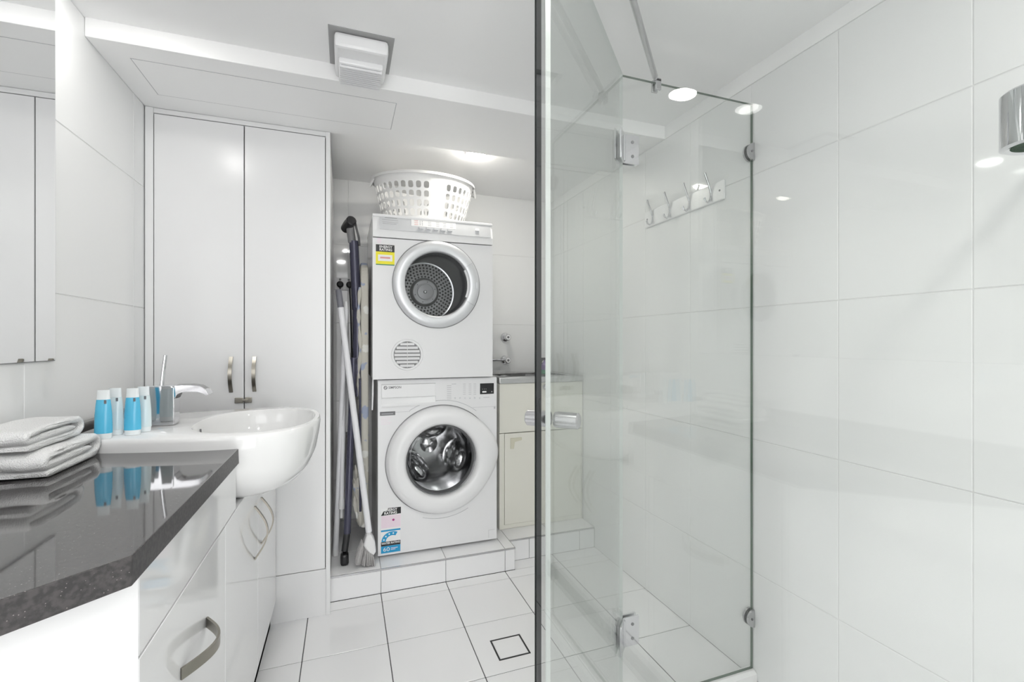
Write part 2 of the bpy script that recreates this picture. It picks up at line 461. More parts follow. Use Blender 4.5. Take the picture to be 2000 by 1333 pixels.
# ------------------------------------------------------------------ exhaust fan
fx0, fx1, fy0, fy1 = -.05, .145, 1.492, 1.698
fan = thing('exhaust_fan', ((fx0 + fx1) / 2, 1.595, ZC), 'white boxy ceiling exhaust fan with slatted grille in a grey frame', 'exhaust fan')
MB().box(fx0, fx1, fy0, fy1, ZC - .002, ZC + .004).build('mount_frame', 'fan_grey', fan)
bx0, bx1, by0, by1 = fx0 + .017, fx1 - .017, fy0 + .018, fy1 + .004
fb = MB().rbox(bx0, bx1, by0, by1 - .006, ZC - .048, ZC - .002, .010, 2).build('housing', 'plastic', fan)
gx0, gx1, gy0, gy1 = bx0 + .02, bx1 - .02, by0 + .065, by1 - .012
MB().rbox(gx0 - .008, gx1 + .008, gy0 - .008, gy1 + .004, ZC - .066, ZC - .045, .006, 2).build('grille_body', 'plastic', fan)
gb = MB().box(gx0, gx1, gy0, gy1, ZC - .0668, ZC - .0655).build('grille_backing', 'ink_light', fan)
nsl = 10
for i in range(nsl):
    yy = gy0 + (i + .5) * (gy1 - gy0) / nsl
    MB().box(gx0 - .004, gx1 + .004, yy - .0035, yy + .0022, ZC - .073, ZC - .0660).build('slat', 'plastic', fan)

# ------------------------------------------------------------------ tall cupboard
YD = 2.13
tc_ = thing('tall_cupboard', (-.39, YD + .38, 0), 'tall white two-door built-in cupboard beside the laundry recess', 'cupboard')
c_ = MB()
c_.box(-.716, -.70, YD + .022, 2.885, 0, ZS - .001).box(-.082, -.066, YD + .022, 2.885, 0, ZS - .001).box(-.70, -.082, YD + .024, YD + .032, 0, ZS - .001)
c_.build('carcass', 'laminate', tc_)
MB().box(-.700, -.078, YD + .0205, YD + .0235, .19, 2.05).build('gap_shade', 'gap', tc_)  # dark sheet that paints the shade seen between the doors
MB().rbox(-.717, -.6915, YD - .004, YD + .022, 0, ZS - .001, .0015).build('stile', 'laminate', tc_)
MB().rbox(-.0795, -.062, YD - .004, YD + .024, 0, ZS - .001, .0015).build('stile', 'laminate', tc_)
MB().rbox(-.6915, -.0795, YD, YD + .022, 2.044, ZS - .001, .0015).build('top_rail', 'laminate', tc_)
MB().rbox(-.6915, -.0795, YD + .001, YD + .022, 0, .1955, .0015).build('kick_panel', 'laminate', tc_)
for nm, xa, xb, hx in (('door', -.6893, -.3878, -.432), ('door', -.3842, -.0822, -.349)):
    d_ = MB().rbox(xa, xb, YD, YD + .019, .199, 2.0408, .0012).build(nm, 'laminate', tc_)
    pts = [(hx, YD - .026 * math.sin(math.pi * i / 12) - .001, .965 + .141 * i / 12) for i in range(13)]
    MB().strap(pts, .0135, .005, (1, 0, 0)).build('handle', 'nickel', d_)
lt = MB().rbox(-.419, -.389, YD - .007, YD - .0005, .920, .942, .002).rbox(-.383, -.358, YD - .007, YD - .0005, .920, .942, .002).rbox(-.392, -.370, YD - .011, YD - .006, .926, .936, .002)
lt.tube([(-.374, YD - .011, .931), (-.374, YD - .016, .931)], .004, 10).build('latch', 'nickel', tc_)

# ------------------------------------------------------------------ washing machine
YW = 2.33
wx0, wx1, wz0, wz1 = .147, .751, .127, .976
wm = thing('washing_machine', ((wx0 + wx1) / 2, 2.6, ZP), 'white front-loading washing machine at the bottom of the appliance stack', 'washing machine')
cx, cz = .4555, .572
MB().plate_hole(wx0, wx1, wz0, wz1 - .001, YW, YW + .03, cx, cz, .19).build('front_panel', 'enamel', wm)
MB().box(wx0, wx0 + .006, YW + .031, 2.88, wz0, wz1).box(wx1 - .006, wx1, YW + .031, 2.88, wz0, wz1).box(wx0 + .006, wx1 - .006, YW + .031, 2.88, wz0, wz0 + .006).box(wx0 + .006, wx1 - .006, 2.874, 2.88, wz0 + .006, wz1).build('cabinet', 'enamel', wm)
MB().rbox(wx0 - .001, wx1 + .001, YW + .004, 2.88, wz1 - .012, wz1 + .004, .003).build('worktop', 'enamel', wm)
for sx in (wx0 + .05, wx1 - .05):
    for sy in (YW + .06, 2.83): MB().lathe([(.018, 0), (.022, .004), (.022, .012)], (sx, sy, ZP + .0003), 'Z', 16, cap0=True, cap1=True).build('foot', 'rubber', wm)
# upper fascia: slightly proud, drawer and printed legend
DM = MB().lathe([(.185, 0), (.212, .02), (.215, .05), (.215, .30), (.20, .33), (.0, .335)], (cx, YW + .04, cz), 'Y', 64)
drum = DM.build('drum', 'drum_steel', wm)
for k in range(3):
    a = math.radians(100 + 120 * k); ca, sa = math.cos(a), math.sin(a)
    bm = bmesh.new(); bmesh.ops.create_uvsphere(bm, u_segments=28, v_segments=16, radius=1)
    M = Matrix.Translation((cx + .13 * ca, YW + .23, cz + .13 * sa)) @ Matrix.Rotation(-a, 4, 'Y') @ Matrix.Diagonal((.06, .15, .095, 1))
    bmesh.ops.transform(bm, matrix=M, verts=bm.verts[:])
    MB().bm(bm).build('lifter', 'drum_steel', drum)
hb = MB().lathe([(.0, -.012), (.03, -.01), (.05, 0)], (cx, YW + .37, cz), 'Y', 32).build('hub', 'drum_steel', drum)
MB().lathe([(.171, -.012), (.19, .0), (.19, .05), (.175, .05), (.165, .02)], (cx, YW, cz), 'Y', 64, closed=True).build('door_gasket', 'seal_grey', wm)
# door: wide white ring with a grip bulge on the right
n = 96; prof = [(.1775, -.018), (.181, -.036), (.195, -.046), (.225, -.047), (.255, -.038), (.268, -.022), (.270, -.004), (.1775, -.004)]
vs = []; K = len(prof)
for (r, h) in prof:
    for j in range(n):
        a = 2 * math.pi * j / n
        aa = (math.degrees(a) + 180) % 360 - 180
        bulge = .030 * math.exp(-((aa - 8) / 26) ** 2) * max(0, (r - .2) / .07)
        vs.append((cx + (r + bulge) * math.cos(a), YW + h, cz + (r + bulge) * math.sin(a)))
fs = [(i * n + j, i * n + (j + 1) % n, ((i + 1) % K) * n + (j + 1) % n, ((i + 1) % K) * n + j) for i in range(K) for j in range(n)]
dring = MB().add(vs, fs).build('door', 'plastic', wm, sharp=60)
MB().lathe([(.178, -.020), (.166, -.016), (.150, .02), (.14, .06), (.10, .10), (.0, .115)], (cx, YW, cz), 'Y', 64).build('glass', 'washer_glass', dring)
MB().lathe([(.272, -.0012), (.2755, -.0012), (.2755, .001), (.272, .001)], (cx, YW, cz), 'Y', 96, closed=True).build('door_gap', 'seal_grey', wm)
def arc_pts(r, a0, a1, y, k=24): return [(cx + r * math.cos(math.radians(a0 + (a1 - a0) * i / k)), y, cz + r * math.sin(math.radians(a0 + (a1 - a0) * i / k))) for i in range(k + 1)]
MB().tube(arc_pts(.298, 52, 122, YW - .0005), .0012, 6).tube(arc_pts(.2995, 252, 298, YW - .0005), .0012, 6).build('panel_line', 'ink_light', wm)['kind'] = 'stuff'
def rect(y, u0, v0, u1, v1):
    a = PY((u0 + u1) / 2, v0, y); b = PY((u0 + u1) / 2, v1, y)
    return PY(u0, 800, y).x, PY(u1, 800, y).x, b.z, a.z
X0, X1, Z0, Z1 = rect(YW, 745, 751, 850, 793)
dw = MB().rbox(X0, X1, YW - .012, YW, Z0 + .043, Z1, .002).build('detergent_drawer', 'plastic', wm)
MB().prism([(YW - .010, Z0), (YW, Z0), (YW, Z0 + .044), (YW - .0006, Z0 + .044), (YW - .010, Z0 + .012)], 'X', X0, X1).build('finger_grip', 'enamel', dw)
g = MB(); z_ = PY(760, 807, YW).z
g.box(wx0 + .004, .30, YW - .0006, YW + .001, z_, z_ + .0012).box(.62, wx1 - .004, YW - .0006, YW + .001, z_ + .004, z_ + .0052)
g.box(X0 - .0015, X1 + .003, YW - .0006, YW, Z1, Z1 + .0012).box(X1, X1 + .0015, YW - .0006, YW, Z0, Z1).build('fascia_line', 'ink_light', wm)['kind'] = 'stuff'
p = PY(770, 757.5, YW)
text('maker_name', 'SIMPSON', .0165, (p.x + .002, YW - .0124, p.z), 'ink', dw, w=.060, bold=.0002)
q = PY(752.5, 758, YW)
MB().lathe([(.0055, 0), (.0088, 0), (.0088, .0006), (.0055, .0006)], (q.x, YW - .0128, q.z), 'Y', 20, closed=True).tube([(q.x - .006, YW - .0128, q.z + .004), (q.x + .006, YW - .0128, q.z - .004)], .0014, 6).build('maker_emblem', 'ink', dw)
X0, X1, Z0, Z1 = rect(YW, 937.5, 749.5, 964.5, 770.5)
dp = MB().rbox(X0, X1, YW - .002, YW + .001, Z0, Z1, .0015).build('display', 'black', wm)
MB().box(X0 + .012, X0 + .034, YW - .0026, YW - .002, Z0 + .008, Z0 + .016).box(X1 - .014, X1 - .010, YW - .0026, YW - .002, Z0 + .009, Z0 + .014).box(X0 + .012, X0 + .014, YW - .0026, YW - .002, Z0 + .025, Z0 + .028).box(X0 + .022, X0 + .024, YW - .0026, YW - .002, Z0 + .025, Z0 + .028).box(X0 + .031, X0 + .033, YW - .0026, YW - .002, Z0 + .025, Z0 + .028).build('display_digits', 'white_print', dp)['kind'] = 'stuff'
def microprint(y, rows, parent, material, name='printed_legend', h=.0022):
    b_ = MB()
    for (u, v, wpx) in rows:
        a = PY(u, v, y); e_ = PY(u + wpx, v, y); b_.box(a.x, e_.x, y - .0006, y + .0004, a.z - h / 2, a.z + h / 2)
    o = b_.build(name, material, parent)
    if len(rows) > 1: o['kind'] = 'stuff'
    return o
rows = []
for i in range(8): rows.append((873, 754.5 + i * 3.7, 8.5))
for j, u in enumerate((882, 904.5, 915.5, 925)):
    for i in range(6 if j else 1): rows.append((u, 751 + i * 4.0, 5 if j else 9))
microprint(YW, rows, wm, 'ink_light')
rows = [(887 + 9.5 * k, 779 + .0 * k, 4) for k in range(6)] + [(944, 777.5, 12)]
for k in range(6):
    a = PY(889 + 9.6 * k, 778.6, YW)
    MB().lathe([(.0042, 0), (.0042, -.0016), (.0036, -.002)], (a.x, YW, a.z), 'Y', 14, cap1=True).build('touch_button', 'silver', wm)
microprint(YW, rows[6:], wm, 'ink_light')
a = PY(966, 797, YW)
MB().box(a.x - .004, a.x + .004, YW - .0008, YW, a.z - .006, a.z + .003).lathe([(.0022, 0), (.0035, 0), (.0035, .0006), (.0022, .0006)], (a.x, YW - .0008, a.z + .004), 'Y', 14, closed=True).build('lock_symbol', 'ink_light', wm)
X0, X1, Z0, Z1 = rect(YW, 742, 805, 772, 812.5)
st = MB().box(X0, X1, YW - .0008, YW, Z0, Z1).build('spec_sticker', 'ink', wm)
microprint(YW - .0008, [(745, 810, 23)], st, 'ink_light', 'sticker_line', .003)
microprint(YW, [(744, 817 + 3.3 * k, 22 - (k % 3) * 4) for k in range(5)], wm, 'pink_print', 'faint_sticker_print', .0016)
# energy and water rating labels, built as print on thin stickers
X0, X1, Z0, Z1 = rect(YW, 744, 993, 783, 1034)
en = MB().box(X0, X1, YW - .0008, YW, Z0, Z1).build('energy_label', 'white_print', wm)
w_, h_ = X1 - X0, Z1 - Z0
MB().prism([(X0, Z1 - .034), (X0 + .012, Z1 - .014), (X0 + .030, Z1 - .010), (X0 + .034, Z1), (X1, Z1), (X1, Z1 - .032)], 'Y', YW - .0012, YW - .0007).build('label_header', 'black', en)
text('label_wording', 'ENERGY', .017, (X0 + w_ * .50, YW - .0015, Z1 - .0095), 'white_print', en, w=.058, bold=.0004)
text('label_wording', 'RATING', .017, (X0 + w_ * .48, YW - .0015, Z1 - .0245), 'white_print', en, w=.060, bold=.0004)
MB().box(X0 + .001, X1 - .001, YW - .0011, YW - .0007, Z0 + .006, Z1 - .036).box(X0 + .003, X1 - .003, YW - .0013, YW - .0007, Z0 + .010, Z0 + .013).build('label_tint', 'pink_print', en)
MB().lathe([(.0, -.0014), (.0065, -.0014), (.0065, -.0007)], (X0 + w_ * .62, YW, Z0 + h_ * .42), 'Y', 5).build('label_star', 'magenta', en)
X0, X1, Z0, Z1 = rect(YW, 744, 1035, 782, 1080)
wa = MB().box(X0, X1, YW - .0008, YW, Z0, Z1).build('water_label', 'white_print', wm)
w_, h_ = X1 - X0, Z1 - Z0
MB().box(X0, X1, YW - .0012, YW - .0007, Z1 - .008, Z1).build('label_band', 'blue_print', wa)
MB().box(X0, X1, YW - .0012, YW - .0007, Z0, Z0 + .034).build('label_base', 'blue_print', wa)
MB().box(X0, X1, YW - .0013, YW - .0007, Z0 + .0345, Z0 + .055).build('label_header', 'black', wa)
b_ = MB(); A0, A1 = 62, 180; RO, RI = .052, .031; c2 = (X0 + .054, Z0 + .0555); pp = []
for i in range(25): t_ = math.radians(A0 + (A1 - A0) * i / 24); pp.append((c2[0] + RO * math.cos(t_), c2[1] + RO * .9 * math.sin(t_)))
for i in range(25): t_ = math.radians(A1 - (A1 - A0) * i / 24); pp.append((c2[0] + RI * math.cos(t_), c2[1] + RI * .9 * math.sin(t_)))
b_.prism(pp, 'Y', YW - .0012, YW - .0007).build('label_dial', 'blue_print', wa)
for t_ in (165, 138, 111, 84):
    t2 = math.radians(t_); MB().lathe([(.0, -.0015), (.0042, -.0015), (.0042, -.0007)], (c2[0] + .0415 * math.cos(t2), YW, c2[1] + .0375 * math.sin(t2)), 'Y', 5).build('label_star', 'white_print', wa)
text('label_wording', 'WATER RATING', .013, (X0 + w_ / 2, YW - .0016, Z0 + .047), 'white_print', wa, w=w_ * .94, bold=.0003)
text('label_wording', '60', .027, (X0 + w_ * .28, YW - .0015, Z0 + .017), 'white_print', wa, w=.030)
MB().box(X0 + w_ * .50, X0 + w_ * .86, YW - .0015, YW - .0007, Z0 + .020, Z0 + .023).box(X0 + w_ * .50, X0 + w_ * .74, YW - .0015, YW - .0007, Z0 + .013, Z0 + .016).build('label_lines', 'pink_print', wa)
X0, X1, Z0, Z1 = rect(YW, 954, 1036, 966, 1051)
MB().box(X0, X1, YW - .0008, YW, Z1, Z1 + .0012).box(X0, X0 + .0012, YW - .0008, YW, Z0, Z1).build('filter_flap_line', 'ink_light', wm)

# ------------------------------------------------------------------ clothes dryer
YT = 2.30
tx0, tx1, tz0, tz1 = .121, .719, .986, 1.782
ty = thing('clothes_dryer', ((tx0 + tx1) / 2, 2.58, .981), 'white vented clothes dryer stacked on top of the washing machine', 'clothes dryer')
ux, uz = .430, 1.452
MB().plate_hole(tx0, tx1, tz0, 1.664, YT, YT + .02, ux, uz, .185).build('front_panel', 'enamel', ty)
MB().box(tx0, tx0 + .006, YT + .021, 2.86, tz0, tz1 - .012).box(tx1 - .006, tx1, YT + .021, 2.86, tz0, tz1 - .012).box(tx0 + .006, tx1 - .006, YT + .021, 2.86, tz0, tz0 + .006).box(tx0 + .006, tx1 - .006, 2.854, 2.86, tz0 + .006, tz1 - .012).build('cabinet', 'enamel', ty)
MB().rbox(tx0 - .001, tx1 + .001, YT + .006, 2.862, tz1 - .014, tz1, .004).build('worktop', 'enamel', ty)
for sx in (tx0 + .06, tx1 - .06):
    for sy in (YT + .08, 2.80): MB().lathe([(.016, 0), (.018, .006)], (sx, sy, .9803), 'Z', 14, cap0=True, cap1=True).build('foot', 'rubber', ty)
fp = MB().prism([(YT - .004, 1.668), (YT + .03, 1.668), (YT + .03, tz1 - .001), (YT + .014, tz1 - .001), (YT - .004, 1.700)], 'X', tx0, tx1, bev=.002).build('control_fascia', 'enamel', ty)
# sloped silver strip on the fascia
def slope(t): return YT - .004 + .018 * t, 1.700 + (tz1 - .001 - 1.700) * t
def onf(x, t, off=.0): y, z = slope(t); return (x, y - .9 * off, z + .2 * off)
def fpanel(xa, xb, ta, tb, off, name, material, parent):
    vs = [onf(xa, ta, off), onf(xb, ta, off), onf(xb, tb, off), onf(xa, tb, off)] + [onf(xa, ta, -.001), onf(xb, ta, -.001), onf(xb, tb, -.001), onf(xa, tb, -.001)]
    return MB().add(vs, [(0, 1, 2, 3), (7, 6, 5, 4), (0, 4, 5, 1), (1, 5, 6, 2), (2, 6, 7, 3), (3, 7, 4, 0)], 0, False).build(name, material, parent)
sv = fpanel(tx0 + .032, tx1 - .012, .06, .97, .003, 'silver_strip', 'silver', ty)
fpanel(.303, .525, .42, .93, .0036, 'legend_plate', 'white_print', sv)
for xa, xb, ta, tb in ((.178, .235, .78, .83), (.165, .24, .66, .685), (.168, .232, .42, .45), (.165, .24, .52, .535)): fpanel(xa, xb, ta, tb, .0040, 'printed_legend', 'ink_light', sv)
for xa in (.345, .39, .428, .462, .495): fpanel(xa, xa + .022, .84, .875, .0042, 'printed_legend', 'ink_light', sv)
for k in range(3):
    fpanel(.318, .336, .74 - .12 * k, .765 - .12 * k, .0042, 'printed_legend', 'ink_red', sv)
    for xa in (.344, .355): fpanel(xa, xa + .0035, .73 - .11 * k, .765 - .11 * k, .0042, 'indicator', 'ink', sv)
    for xa in (.385, .425, .46, .495): fpanel(xa, xa + .016, .73 - .11 * k, .750 - .11 * k, .0042, 'printed_legend', 'ink_light', sv)
for xa in (.340, .376, .412, .448, .482): fpanel(xa, xa + .022, .24, .38, .010, 'push_button', 'silver', sv)
fpanel(.625, .645, .42, .56, .010, 'power_button', 'white_print', sv)
# door
dk = MB().lathe([(.158, -.006), (.160, -.019), (.166, -.024), (.190, -.0245), (.208, -.020), (.2145, -.011), (.216, -.001), (.158, -.001)], (ux, YT, uz), 'Y', 96, closed=True).build('door', 'silver', ty, sharp=50)
MB().lathe([(.217, -.0015), (.2195, -.0015), (.2195, .001), (.217, .001)], (ux, YT, uz), 'Y', 96, closed=True).build('door_gap', 'seal_grey', ty)
MB().lathe([(.159, -.008), (.157, -.006), (.152, .04), (.148, .05), (.0, .052)], (ux, YT, uz), 'Y', 64).build('glass', 'window_glass', dk)
b_ = MB(); hp = []
for i in range(13): t_ = math.radians(-26 + 52 * i / 12 + 3); hp.append((ux + .160 * math.cos(t_), uz + .160 * math.sin(t_)))
for i in range(13): t_ = math.radians(26 - 52 * i / 12 + 3); hp.append((ux + .151 * math.cos(t_), uz + .151 * math.sin(t_)))
b_.prism(hp, 'Y', YT - .018, YT - .006).build('handle_recess', 'plastic', dk)
b_ = MB()
for t_ in (-29, 33): 
    q0, q1 = math.cos(math.radians(t_)), math.sin(math.radians(t_)); b_.tube([(ux + .166 * q0, YT - .0242, uz + .166 * q1), (ux + .190 * q0, YT - .0247, uz + .190 * q1), (ux + .208 * q0, YT - .0202, uz + .208 * q1), (ux + .2145 * q0, YT - .0112, uz + .2145 * q1)], .0009, 6)
b_.build('handle_line', 'ink_light', dk)['kind'] = 'stuff'
MB().rbox(ux + .192, ux + .203, YT - .028, YT - .020, uz - .016, uz + .016, .002).build('door_switch', 'silver', dk)
# drum
dd = MB().lathe([(.185, .01), (.175, .03), (.165, .05), (.165, .09), (.20, .10), (.205, .14), (.205, .30), (.195, .34), (.17, .40)], (ux, YT, uz), 'Y', 64).build('drum', 'drum_dark', ty)
MB().lathe([(.166, .048), (.170, .046), (.172, .052), (.167, .054)], (ux, YT, uz), 'Y', 64, closed=True).build('drum_rim', 'chrome_soft', dd)
yb_ = YT + .40
MB().lathe([(.176, 0), (.172, -.006), (.165, -.004)], (ux, yb_, uz), 'Y', 64).build('drum_bead', 'chrome_soft', dd)
MB().lathe([(.172, .0), (.0, .0)], (ux, yb_, uz), 'Y', 64).build('drum_back', 'drum_plate', dd)
b_ = MB()
for k in range(5):
    r_ = .091 + .0165 * k; nn = int(2 * math.pi * r_ / .0195)
    for j in range(nn):
        t_ = 2 * math.pi * (j + .5 * (k % 2)) / nn
        b_.lathe([(.0060, -.0007), (.0, -.0007)], (ux + r_ * math.cos(t_), yb_, uz + r_ * math.sin(t_)), 'Y', 8)
hl = b_.build('perforation', 'black_matte', dd); hl['kind'] = 'stuff'
MB().lathe([(.084, -.001), (.070, -.016)], (ux, yb_, uz), 'Y', 48).build('hub_shroud', 'drum_dark', dd)
MB().lathe([(.072, -.016), (.068, -.024), (.050, -.024), (.048, -.019), (.044, -.019), (.042, -.027), (.012, -.030), (.0, -.030)], (ux, yb_, uz), 'Y', 48).build('hub', 'drum_plate', dd)
for k in range(6):
    t_ = 2 * math.pi * k / 6 + .3; MB().lathe([(.0028, -.0255), (.0, -.0255)], (ux + .059 * math.cos(t_), yb_, uz + .059 * math.sin(t_)), 'Y', 8).build('hub_screw', 'black_matte', dd)
MB().lathe([(.010, -.0305), (.006, -.034), (.0, -.034)], (ux, yb_, uz), 'Y', 20).build('hub_bolt', 'chrome_soft', dd)
# front vent
vx, vz = .283, 1.103
MB().lathe([(.064, -.001), (.066, -.006), (.074, -.006), (.077, -.001), (.077, .0), (.064, .0)], (vx, YT, vz), 'Y', 48, closed=True).build('vent_ring', 'plastic', ty)
MB().lathe([(.0645, -.0006), (.0, -.0006)], (vx, YT, vz), 'Y', 48).build('vent_backing', 'seal_grey', ty)
for k in range(7):
    z_ = vz + (k - 3) * .0175; hw = math.sqrt(max(.0, .0635 ** 2 - (z_ - vz) ** 2)) - .002
    MB().prism([(YT - .001, z_ + .0052), (YT - .007, z_ - .004), (YT - .007, z_ - .0068), (YT - .0008, z_ - .002)], 'X', vx - hw, vx + hw).build('vent_slat', 'plastic', ty)
MB().box(vx - .001, vx + .001, YT - .008, YT - .001, vz - .062, vz + .062).build('vent_bar', 'plastic', ty)
# energy sticker
X0, X1, Z0, Z1 = rect(YT, 734, 479, 770.5, 519)
en = MB().box(X0, X1, YT - .0008, YT, Z0, Z1).build('energy_label', 'yellow', ty)
w_, h_ = X1 - X0, Z1 - Z0
MB().box(X0, X1, YT - .0012, YT - .0007, Z1 - .034, Z1).build('label_header', 'black', en)
text('label_wording', 'ENERGY', .016, (X0 + w_ * .53, YT - .0016, Z1 - .0105), 'white_print', en, w=.060, bold=.0003)
text('label_wording', 'RATING', .016, (X0 + w_ * .53, YT - .0016, Z1 - .0245), 'white_print', en, w=.058, bold=.0003)
MB().box(X0 + .010, X1 - .010, YT - .0012, YT - .0007, Z0 + .020, Z0 + .050).build('label_box', 'white_print', en)
MB().box(X0 + .02, X1 - .02, YT - .0014, YT - .0007, Z0 + .032, Z0 + .040).build('label_figures', 'ink_red', en)
MB().box(X0, X1, YT - .0012, YT - .0007, Z0, Z0 + .005).build('label_foot', 'green_print', en)
microprint(YT, [(737, 467, 7), (736, 470.5, 9), (737, 474, 7)], ty, 'pink_print', 'faint_sticker_print', .005)

# ------------------------------------------------------------------ laundry basket
bk_ = thing('laundry_basket', (.405, 2.545, tz1), 'oval white plastic laundry basket with slotted sides on the clothes dryer', 'laundry basket')
bcx, bcy, bz0, bz1 = .405, 2.545, tz1 + .001, 2.022
def bpt(th, t, off=0.0):
    f_ = .765 + .235 * t ** .9
    return Vector((bcx + (.268 * f_ + off) * math.cos(th), bcy + (.205 * f_ + off) * math.sin(th), bz0 + (bz1 - bz0) * t))
NS = 40; NR = 4; b_ = MB(); T0, T1 = .10, .84
def grid(th0, th1, t0, t1, k=3):
    k = 2; vs = [bpt(th0 + (th1 - th0) * i / k, t) for t in (t0, t1) for i in range(k + 1)]
    b_.add(vs, [(i, i + 1, k + 2 + i, k + 1 + i) for i in range(k)])
for sct in range(NS):
    th0, th1 = 2 * math.pi * sct / NS, 2 * math.pi * (sct + 1) / NS; mid = math.degrees((th0 + th1) / 2) % 360
    grid(th0, th1, 0, T0, 2); grid(th0, th1, T1, 1.0, 2)
    blank = any(abs((mid - c0 + 180) % 360 - 180) < 9.2 for c0 in (278, 98))
    for r_ in range(NR):
        ta, tb = T0 + (T1 - T0) * r_ / NR, T0 + (T1 - T0) * (r_ + 1) / NR
        if blank: grid(th0, th1, ta, tb, 2); continue
        outer = []; inner = []; k = 16
        for i in range(k):
            q = 2 * math.pi * (i + .5) / k; cq, sq = math.cos(q), math.sin(q); mm = max(abs(cq), abs(sq))
            if i % 4 in (1, 2): pass
            outer.append((.5 + .5 * cq / mm, .5 + .5 * sq / mm))
            hx_, hz_ = .33 * (abs(cq) ** .8) * (1 if cq > 0 else -1), .38 * (abs(sq) ** .55) * (1 if sq > 0 else -1)
            inner.append((.5 + hx_, .5 + hz_))
        # make the cell corners exact
        for i, (ox, oy) in enumerate(outer):
            pass
        for cxn, cyn in ((0, 0), (1, 0), (1, 1), (0, 1)):
            j = min(range(k), key=lambda i: (outer[i][0] - cxn) ** 2 + (outer[i][1] - cyn) ** 2); outer[j] = (cxn, cyn)
        vs = [bpt(th0 + (th1 - th0) * a, ta + (tb - ta) * c) for a, c in outer] + [bpt(th0 + (th1 - th0) * a, ta + (tb - ta) * c) for a, c in inner]
        b_.add(vs, [(i, (i + 1) % k, k + (i + 1) % k, k + i) for i in range(k)])
b_.sm = [False] * len(b_.f)
sd = b_.build('slotted_side', 'basket_plastic', bk_, sharp=60)
bm = bmesh.new(); bm.from_mesh(sd.data); bmesh.ops.remove_doubles(bm, verts=bm.verts[:], dist=2e-4); bmesh.ops.recalc_face_normals(bm, faces=bm.faces[:]); bm.to_mesh(sd.data); bm.free()
so = sd.modifiers.new('thickness', 'SOLIDIFY'); so.thickness = .0028; so.offset = 0
rim = MB(); ring = []
for j in range(64):
    th = 2 * math.pi * j / 64; ring.append([bpt(th, 1.0, o_) + Vector((0, 0, dz)) for o_, dz in ((-.002, -.006), (-.002, .003), (.004, .006), (.011, .002), (.012, -.010), (.009, -.010), (.008, -.001), (.002, .001))])
vs = [p for r_ in ring for p in r_]
rim.add(vs, [(j * 8 + i, j * 8 + (i + 1) % 8, ((j + 1) % 64) * 8 + (i + 1) % 8, ((j + 1) % 64) * 8 + i) for j in range(64) for i in range(8)]).build('rim', 'basket_plastic', bk_)
MB().add([bpt(2 * math.pi * j / 64, 0) + Vector((0, 0, .001)) for j in range(64)], [list(range(64))]).build('base', 'basket_plastic', bk_)
for sgn, th in ((-1, math.pi), (1, 0)):
    p0, p1 = bpt(th - .22, .97, .006), bpt(th + .22, .97, .006); pm = bpt(th, .93, .016)
    MB().tube([p0, p0.lerp(pm, .5) + Vector((sgn * .004, 0, -.012)), pm + Vector((sgn * .006, 0, -.022)), p1.lerp(pm, .5) + Vector((sgn * .004, 0, -.012)), p1], .006, 10).build('carry_grip', 'basket_plastic', bk_)

# ------------------------------------------------------------------ laundry tub
YU = 2.45
tb_ = thing('laundry_tub', (1.065, 2.66, ZP), 'cream laundry tub cabinet with a stainless steel top right of the washing machine', 'laundry tub')
ux0, ux1, uz1 = .806, 1.326, .930
MB().box(ux0, ux1, YU + .018, YU + .024, ZP, uz1).box(ux0, ux0 + .01, YU + .024, 2.89, ZP, uz1).box(ux1 - .01, ux1, YU + .024, 2.89, ZP, uz1).build('body', 'cream', tb_)
MB().rbox(ux0, ux1, YU, YU + .018, .655, uz1 - .0, .002).build('upper_panel', 'cream', tb_)
MB().rbox(ux0, .8345, YU + .002, YU + .018, ZP + .001, .652, .001).build('stile', 'cream', tb_)
MB().rbox(1.318, ux1, YU + .002, YU + .018, ZP + .001, .652, .001).build('stile', 'cream', tb_)
MB().rbox(.8345, 1.318, YU + .006, YU + .018, ZP + .001, .140, .001).build('bottom_rail', 'cream', tb_)
MB().box(.834, 1.3185, YU + .0165, YU + .0178, .14, .656).build('gap_shade', 'gap', tb_)  # dark sheet that paints the shade around the tub door
d_ = MB().rbox(.8365, 1.3165, YU + .001, YU + .016, .142, .651, .0015).build('door', 'cream', tb_)
a = PY(997, 857, YU); 
MB().prism([(a.x, a.z), (a.x + .068, a.z), (a.x + .068, a.z - .014), (a.x + .026, a.z - .022), (a.x + .020, a.z - .060), (a.x, a.z - .060)], 'Y', YU - .003, YU + .002, bev=.0012).build('finger_pull', 'cream_mark', d_)
st_ = MB()
st_.rbox(ux0 - .002, 1.328, YU - .006, YU + .06, uz1 + .0005, .966, .004).rbox(ux0 - .002, ux0 + .04, YU + .05, 2.893, uz1 + .0005, .966, .004).rbox(1.28, 1.328, YU + .05, 2.893, uz1 + .0005, .966, .004).rbox(ux0 + .03, 1.29, 2.83, 2.893, uz1 + .0005, .966, .004)
st_.build('steel_top', 'steel', tb_)
MB().lathe([(.21, 0), (.205, -.05), (.18, -.18), (.16, -.20), (.0, -.20)], (1.06, 2.67, .955), 'Z', 4).build('tub_bowl', 'steel', tb_)
a = PY(1064, 757, YU)
MB().lathe([(.016, 0), (.016, -.012), (.011, -.02), (.0, -.022)], (a.x, YU, a.z), 'Y', 24).build('overflow_knob', 'chrome', tb_)

